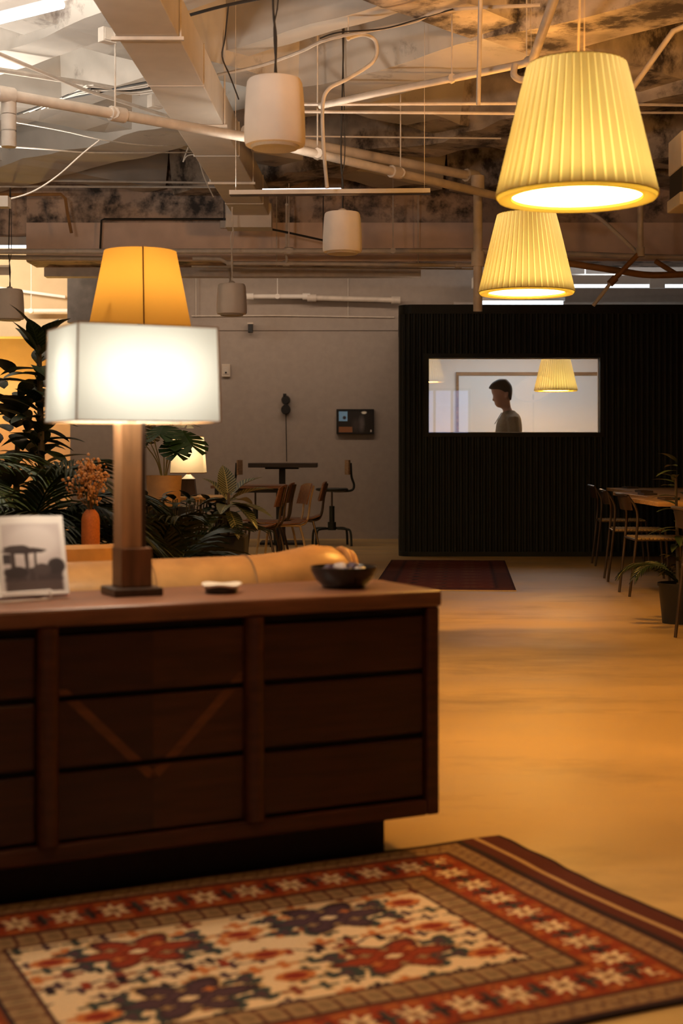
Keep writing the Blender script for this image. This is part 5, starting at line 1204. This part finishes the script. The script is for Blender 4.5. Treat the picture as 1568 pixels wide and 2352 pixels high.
hair = MB(); hl = [(870.2, 1147, 1161, .014), (872, 1141.5, 1164, .036), (875.5, 1135, 1167.5, .061), (879.7, 1129.5, 1171, .076), (884.5, 1125.5, 1174, .086), (889, 1122.8, 1175.5, .091), (892, 1122.2, 1176, .093), (894, 1126.5, 1176.2, .092), (896, 1136, 1176.2, .0925), (900, 1147, 1176, .0925), (905, 1159, 1175.6, .088), (910, 1163, 1174.8, .082), (915, 1166.5, 1174, .070), (919, 1169, 1173, .050)]
hair.loft(ovals(list(reversed(hl)))); hair.build('hair', M['hair'], man, smooth=True, angle=80)
shirt = MB(); sl2 = [(943, 1158, 1181, .066), (947, 1153.5, 1185, .085), (952, 1150.5, 1191, .118), (957.5, 1147.5, 1194.2, .170), (964, 1143.2, 1196, .213), (974, 1140, 1197.2, .230), (985, 1138.5, 1198, .223), (1000, 1136, 1197.5, .206), (1030, 1135.5, 1194.5, .190), (1050, 1136.5, 1192, .184), (1075, 1134.5, 1193.5, .194)]
shirt.loft(ovals(list(reversed(sl2))))
for s_ in (-1, 1): limb(shirt, [(hx(1172), s_*.19, hz2(960)), (hx(1176), s_*.248, 1.25), (hx(1176), s_*.258, 1.10), (hx(1140), s_*.227, 1.07), (hx(1118), s_*.20, 1.08)], [.070, .063, .056, .050, .040])
shirt.build('shirt', M['shirt'], man); q = bpy.data.objects[[o_.name for o_ in man.children if o_.name.startswith('shirt')][0]]
rm2 = q.modifiers.new('fuse', 'REMESH'); rm2.mode = 'VOXEL'; rm2.voxel_size = .009; rm2.use_smooth_shade = True; sm2 = q.modifiers.new('soften', 'SMOOTH'); sm2.factor = .5; sm2.iterations = 4
ln = MB(); ln.tube(spline([(hx(1151), -.03, hz2(948)), (hx(1144), -.03, hz2(959)), (hx(1140), -.03, hz2(966)), (hx(1135), -.03, hz2(974))], 3), .008, 6, flat=.5); ln.build('collar_strap', M['trouser'], man, smooth=True)
trs = MB()
for s_ in (-1, 1): limb(trs, [(0.02, s_*.088, .90), (.015, s_*.10, .70), (.0, s_*.105, .50), (.03, s_*.105, .28), (.042, s_*.105, .09)], [.098, .090, .072, .066, .060])
trs.loft(ovals([(1096, 1135, 1193, .195), (1080, 1134, 1193, .193), (1072, 1134.5, 1193, .190)]))
trs.build('trousers', M['trouser'], man, smooth=True)
for s_ in (-1, 1):
    q = MB(); q.loft([[(x_, s_*.112+w_*yy, z_) for (yy, z_) in ((-1, 0), (1, 0), (1, .02), (.75, h_), (-.75, h_), (-1, .02))] for (x_, w_, h_) in ((.095, .035, .085), (.05, .043, .10), (-.03, .046, .075), (-.11, .044, .045), (-.155, .025, .03))]); q.build('shoe', M['black_metal'], man, smooth=True)
# ------------------------------------------------------------------ alcove lamp glowing behind the plants at left
al = P(40, 905, 20.2)
at_ = thing('floor_lamp', 'hidden lamp glowing on the yellow wall behind the tall plant', 'lamp', (al.x-.62, 20.2, 0))
MB().lathe([(.14, 0), (.14, .02), (.02, .04), (.015, 1.22)], 18).build('stand', M['black_metal'], at_, smooth=True); mb = MB(); mb.lathe([(.20, 1.12), (.13, 1.44)], 28); mb.f = mb.f[:-2]; mb.m = mb.m[:-2]; mb.build('lamp_shade', M['shade_amber'], at_, smooth=True)
light('alcove_lamp_light', 'POINT', (0, .1, 1.40), 260, (1, .60, .14), .05, parent=at_)
# ------------------------------------------------------------------ added fill lights out of view, each in a made-up fixture
def fill_spot(label, loc, power, color, size):  # added fill light, can and stem made up around it
    t = thing('added_fill_spot', label, 'lamp', loc, 0, 'added fill spots')
    MB().lathe([(size/2+.012, 0), (size/2+.012, .16), (.03, .2), (0, .2)], 24).build('can', M['black_metal'], t, smooth=True).data.polygons[0].use_smooth = True
    MB().tube([(0, 0, .19), (0, 0, ZC-loc[2])], .012, 8).build('stem', M['black_metal'], t, smooth=True)
    light('fill_spot_light', 'AREA', (0, 0, -.004), power, color, size, None, (0, 0, 0), t)
fill_spot('added unseen black can spotlight hanging over the patterned rug, above the picture', (.1, 2.4, 2.45), 10, (1, .55, .19), .3)
fill_spot('added unseen black can spotlight hanging left of the sofa, above the picture', (-2.6, 5.2, 3.2), 9, (1, .70, .42), .3)
def fill_torchiere(label, x, y, z, tilt, yaw, power, color):  # added fill light aimed at the ceiling, stand and bowl made up
    t = thing('added_fill_uplight', label, 'lamp', (x, y, 0), 0, 'added fill lamps'); Q = Matrix.Translation((0, 0, z)) @ Euler((tilt, 0, yaw)).to_matrix().to_4x4()
    MB().lathe([(.16, 0), (.16, .02), (.02, .04), (.016, z-.10), (0, z-.10)], 24).build('stand', M['black_metal'], t, smooth=True)
    q = MB(); q.lathe([(.37, -.01), (.36, .03), (.22, .12), (.05, .17), (0, .17)], 32, mat=Q); q.f = [f for f in q.f if len(f) == 4]; q.m = [0]*len(q.f); q.build('bowl', M['white_paint'], t, smooth=True)
    light('fill_torchiere_light', 'AREA', (0, 0, z), power, color, .5, .5, (tilt, 0, yaw), t, math.radians(100))
fill_torchiere('added unseen fill lamp standing left of the viewpoint', -1.7, 2.0, 2.3, math.radians(136), math.radians(4), 165, (1, .84, .72))
fill_torchiere('added unseen warm fill lamp standing right of the viewpoint', 3.6, 3.6, 2.3, math.radians(138), math.radians(26), 190, (1, .44, .10))
def batten(label, loc, ln_, rot, power, color, up):  # added fill strip, unseen, with a made-up housing
    t = thing('strip_light', label, 'light fixture', loc, 0, 'added fill battens'); q = Euler(rot).to_matrix().to_4x4()
    MB().box((0, 0, .05), (ln_+.1, .10, .08), mat=q).build('housing', M['white_paint'], t)
    if up: MB().tube([(ln_*.4, 0, 0), (ln_*.4, 0, 3.86-loc[2])], .008, 6).build('suspension_rod', M['pipe'], t)
    else: MB().bx(-.05, .05, 16.09-loc[1], 0, .03, .08).build('bracket', M['pipe'], t)
    light('fill_batten_light', 'AREA', (0, 0, 0), power, color, ln_, .08, rot, t)
batten('added fill batten hidden behind the cross beam, lighting the back wall', (-.9, 16.5, 3.40), 4.2, (math.radians(28), 0, 0), 30, (1, .72, .52), 0)
batten('added fill uplight under the ceiling ribs, left of the picture', (-3.6, 10.5, 3.0), 2.2, (PI, 0, 0), 100, (1, .90, .78), 1)
batten('added fill batten lighting the alcove soffit, left of the picture', (-5.0, 17.0, 3.3), 2.0, (math.radians(115), 0, 0), 110, (1, .84, .66), 0)
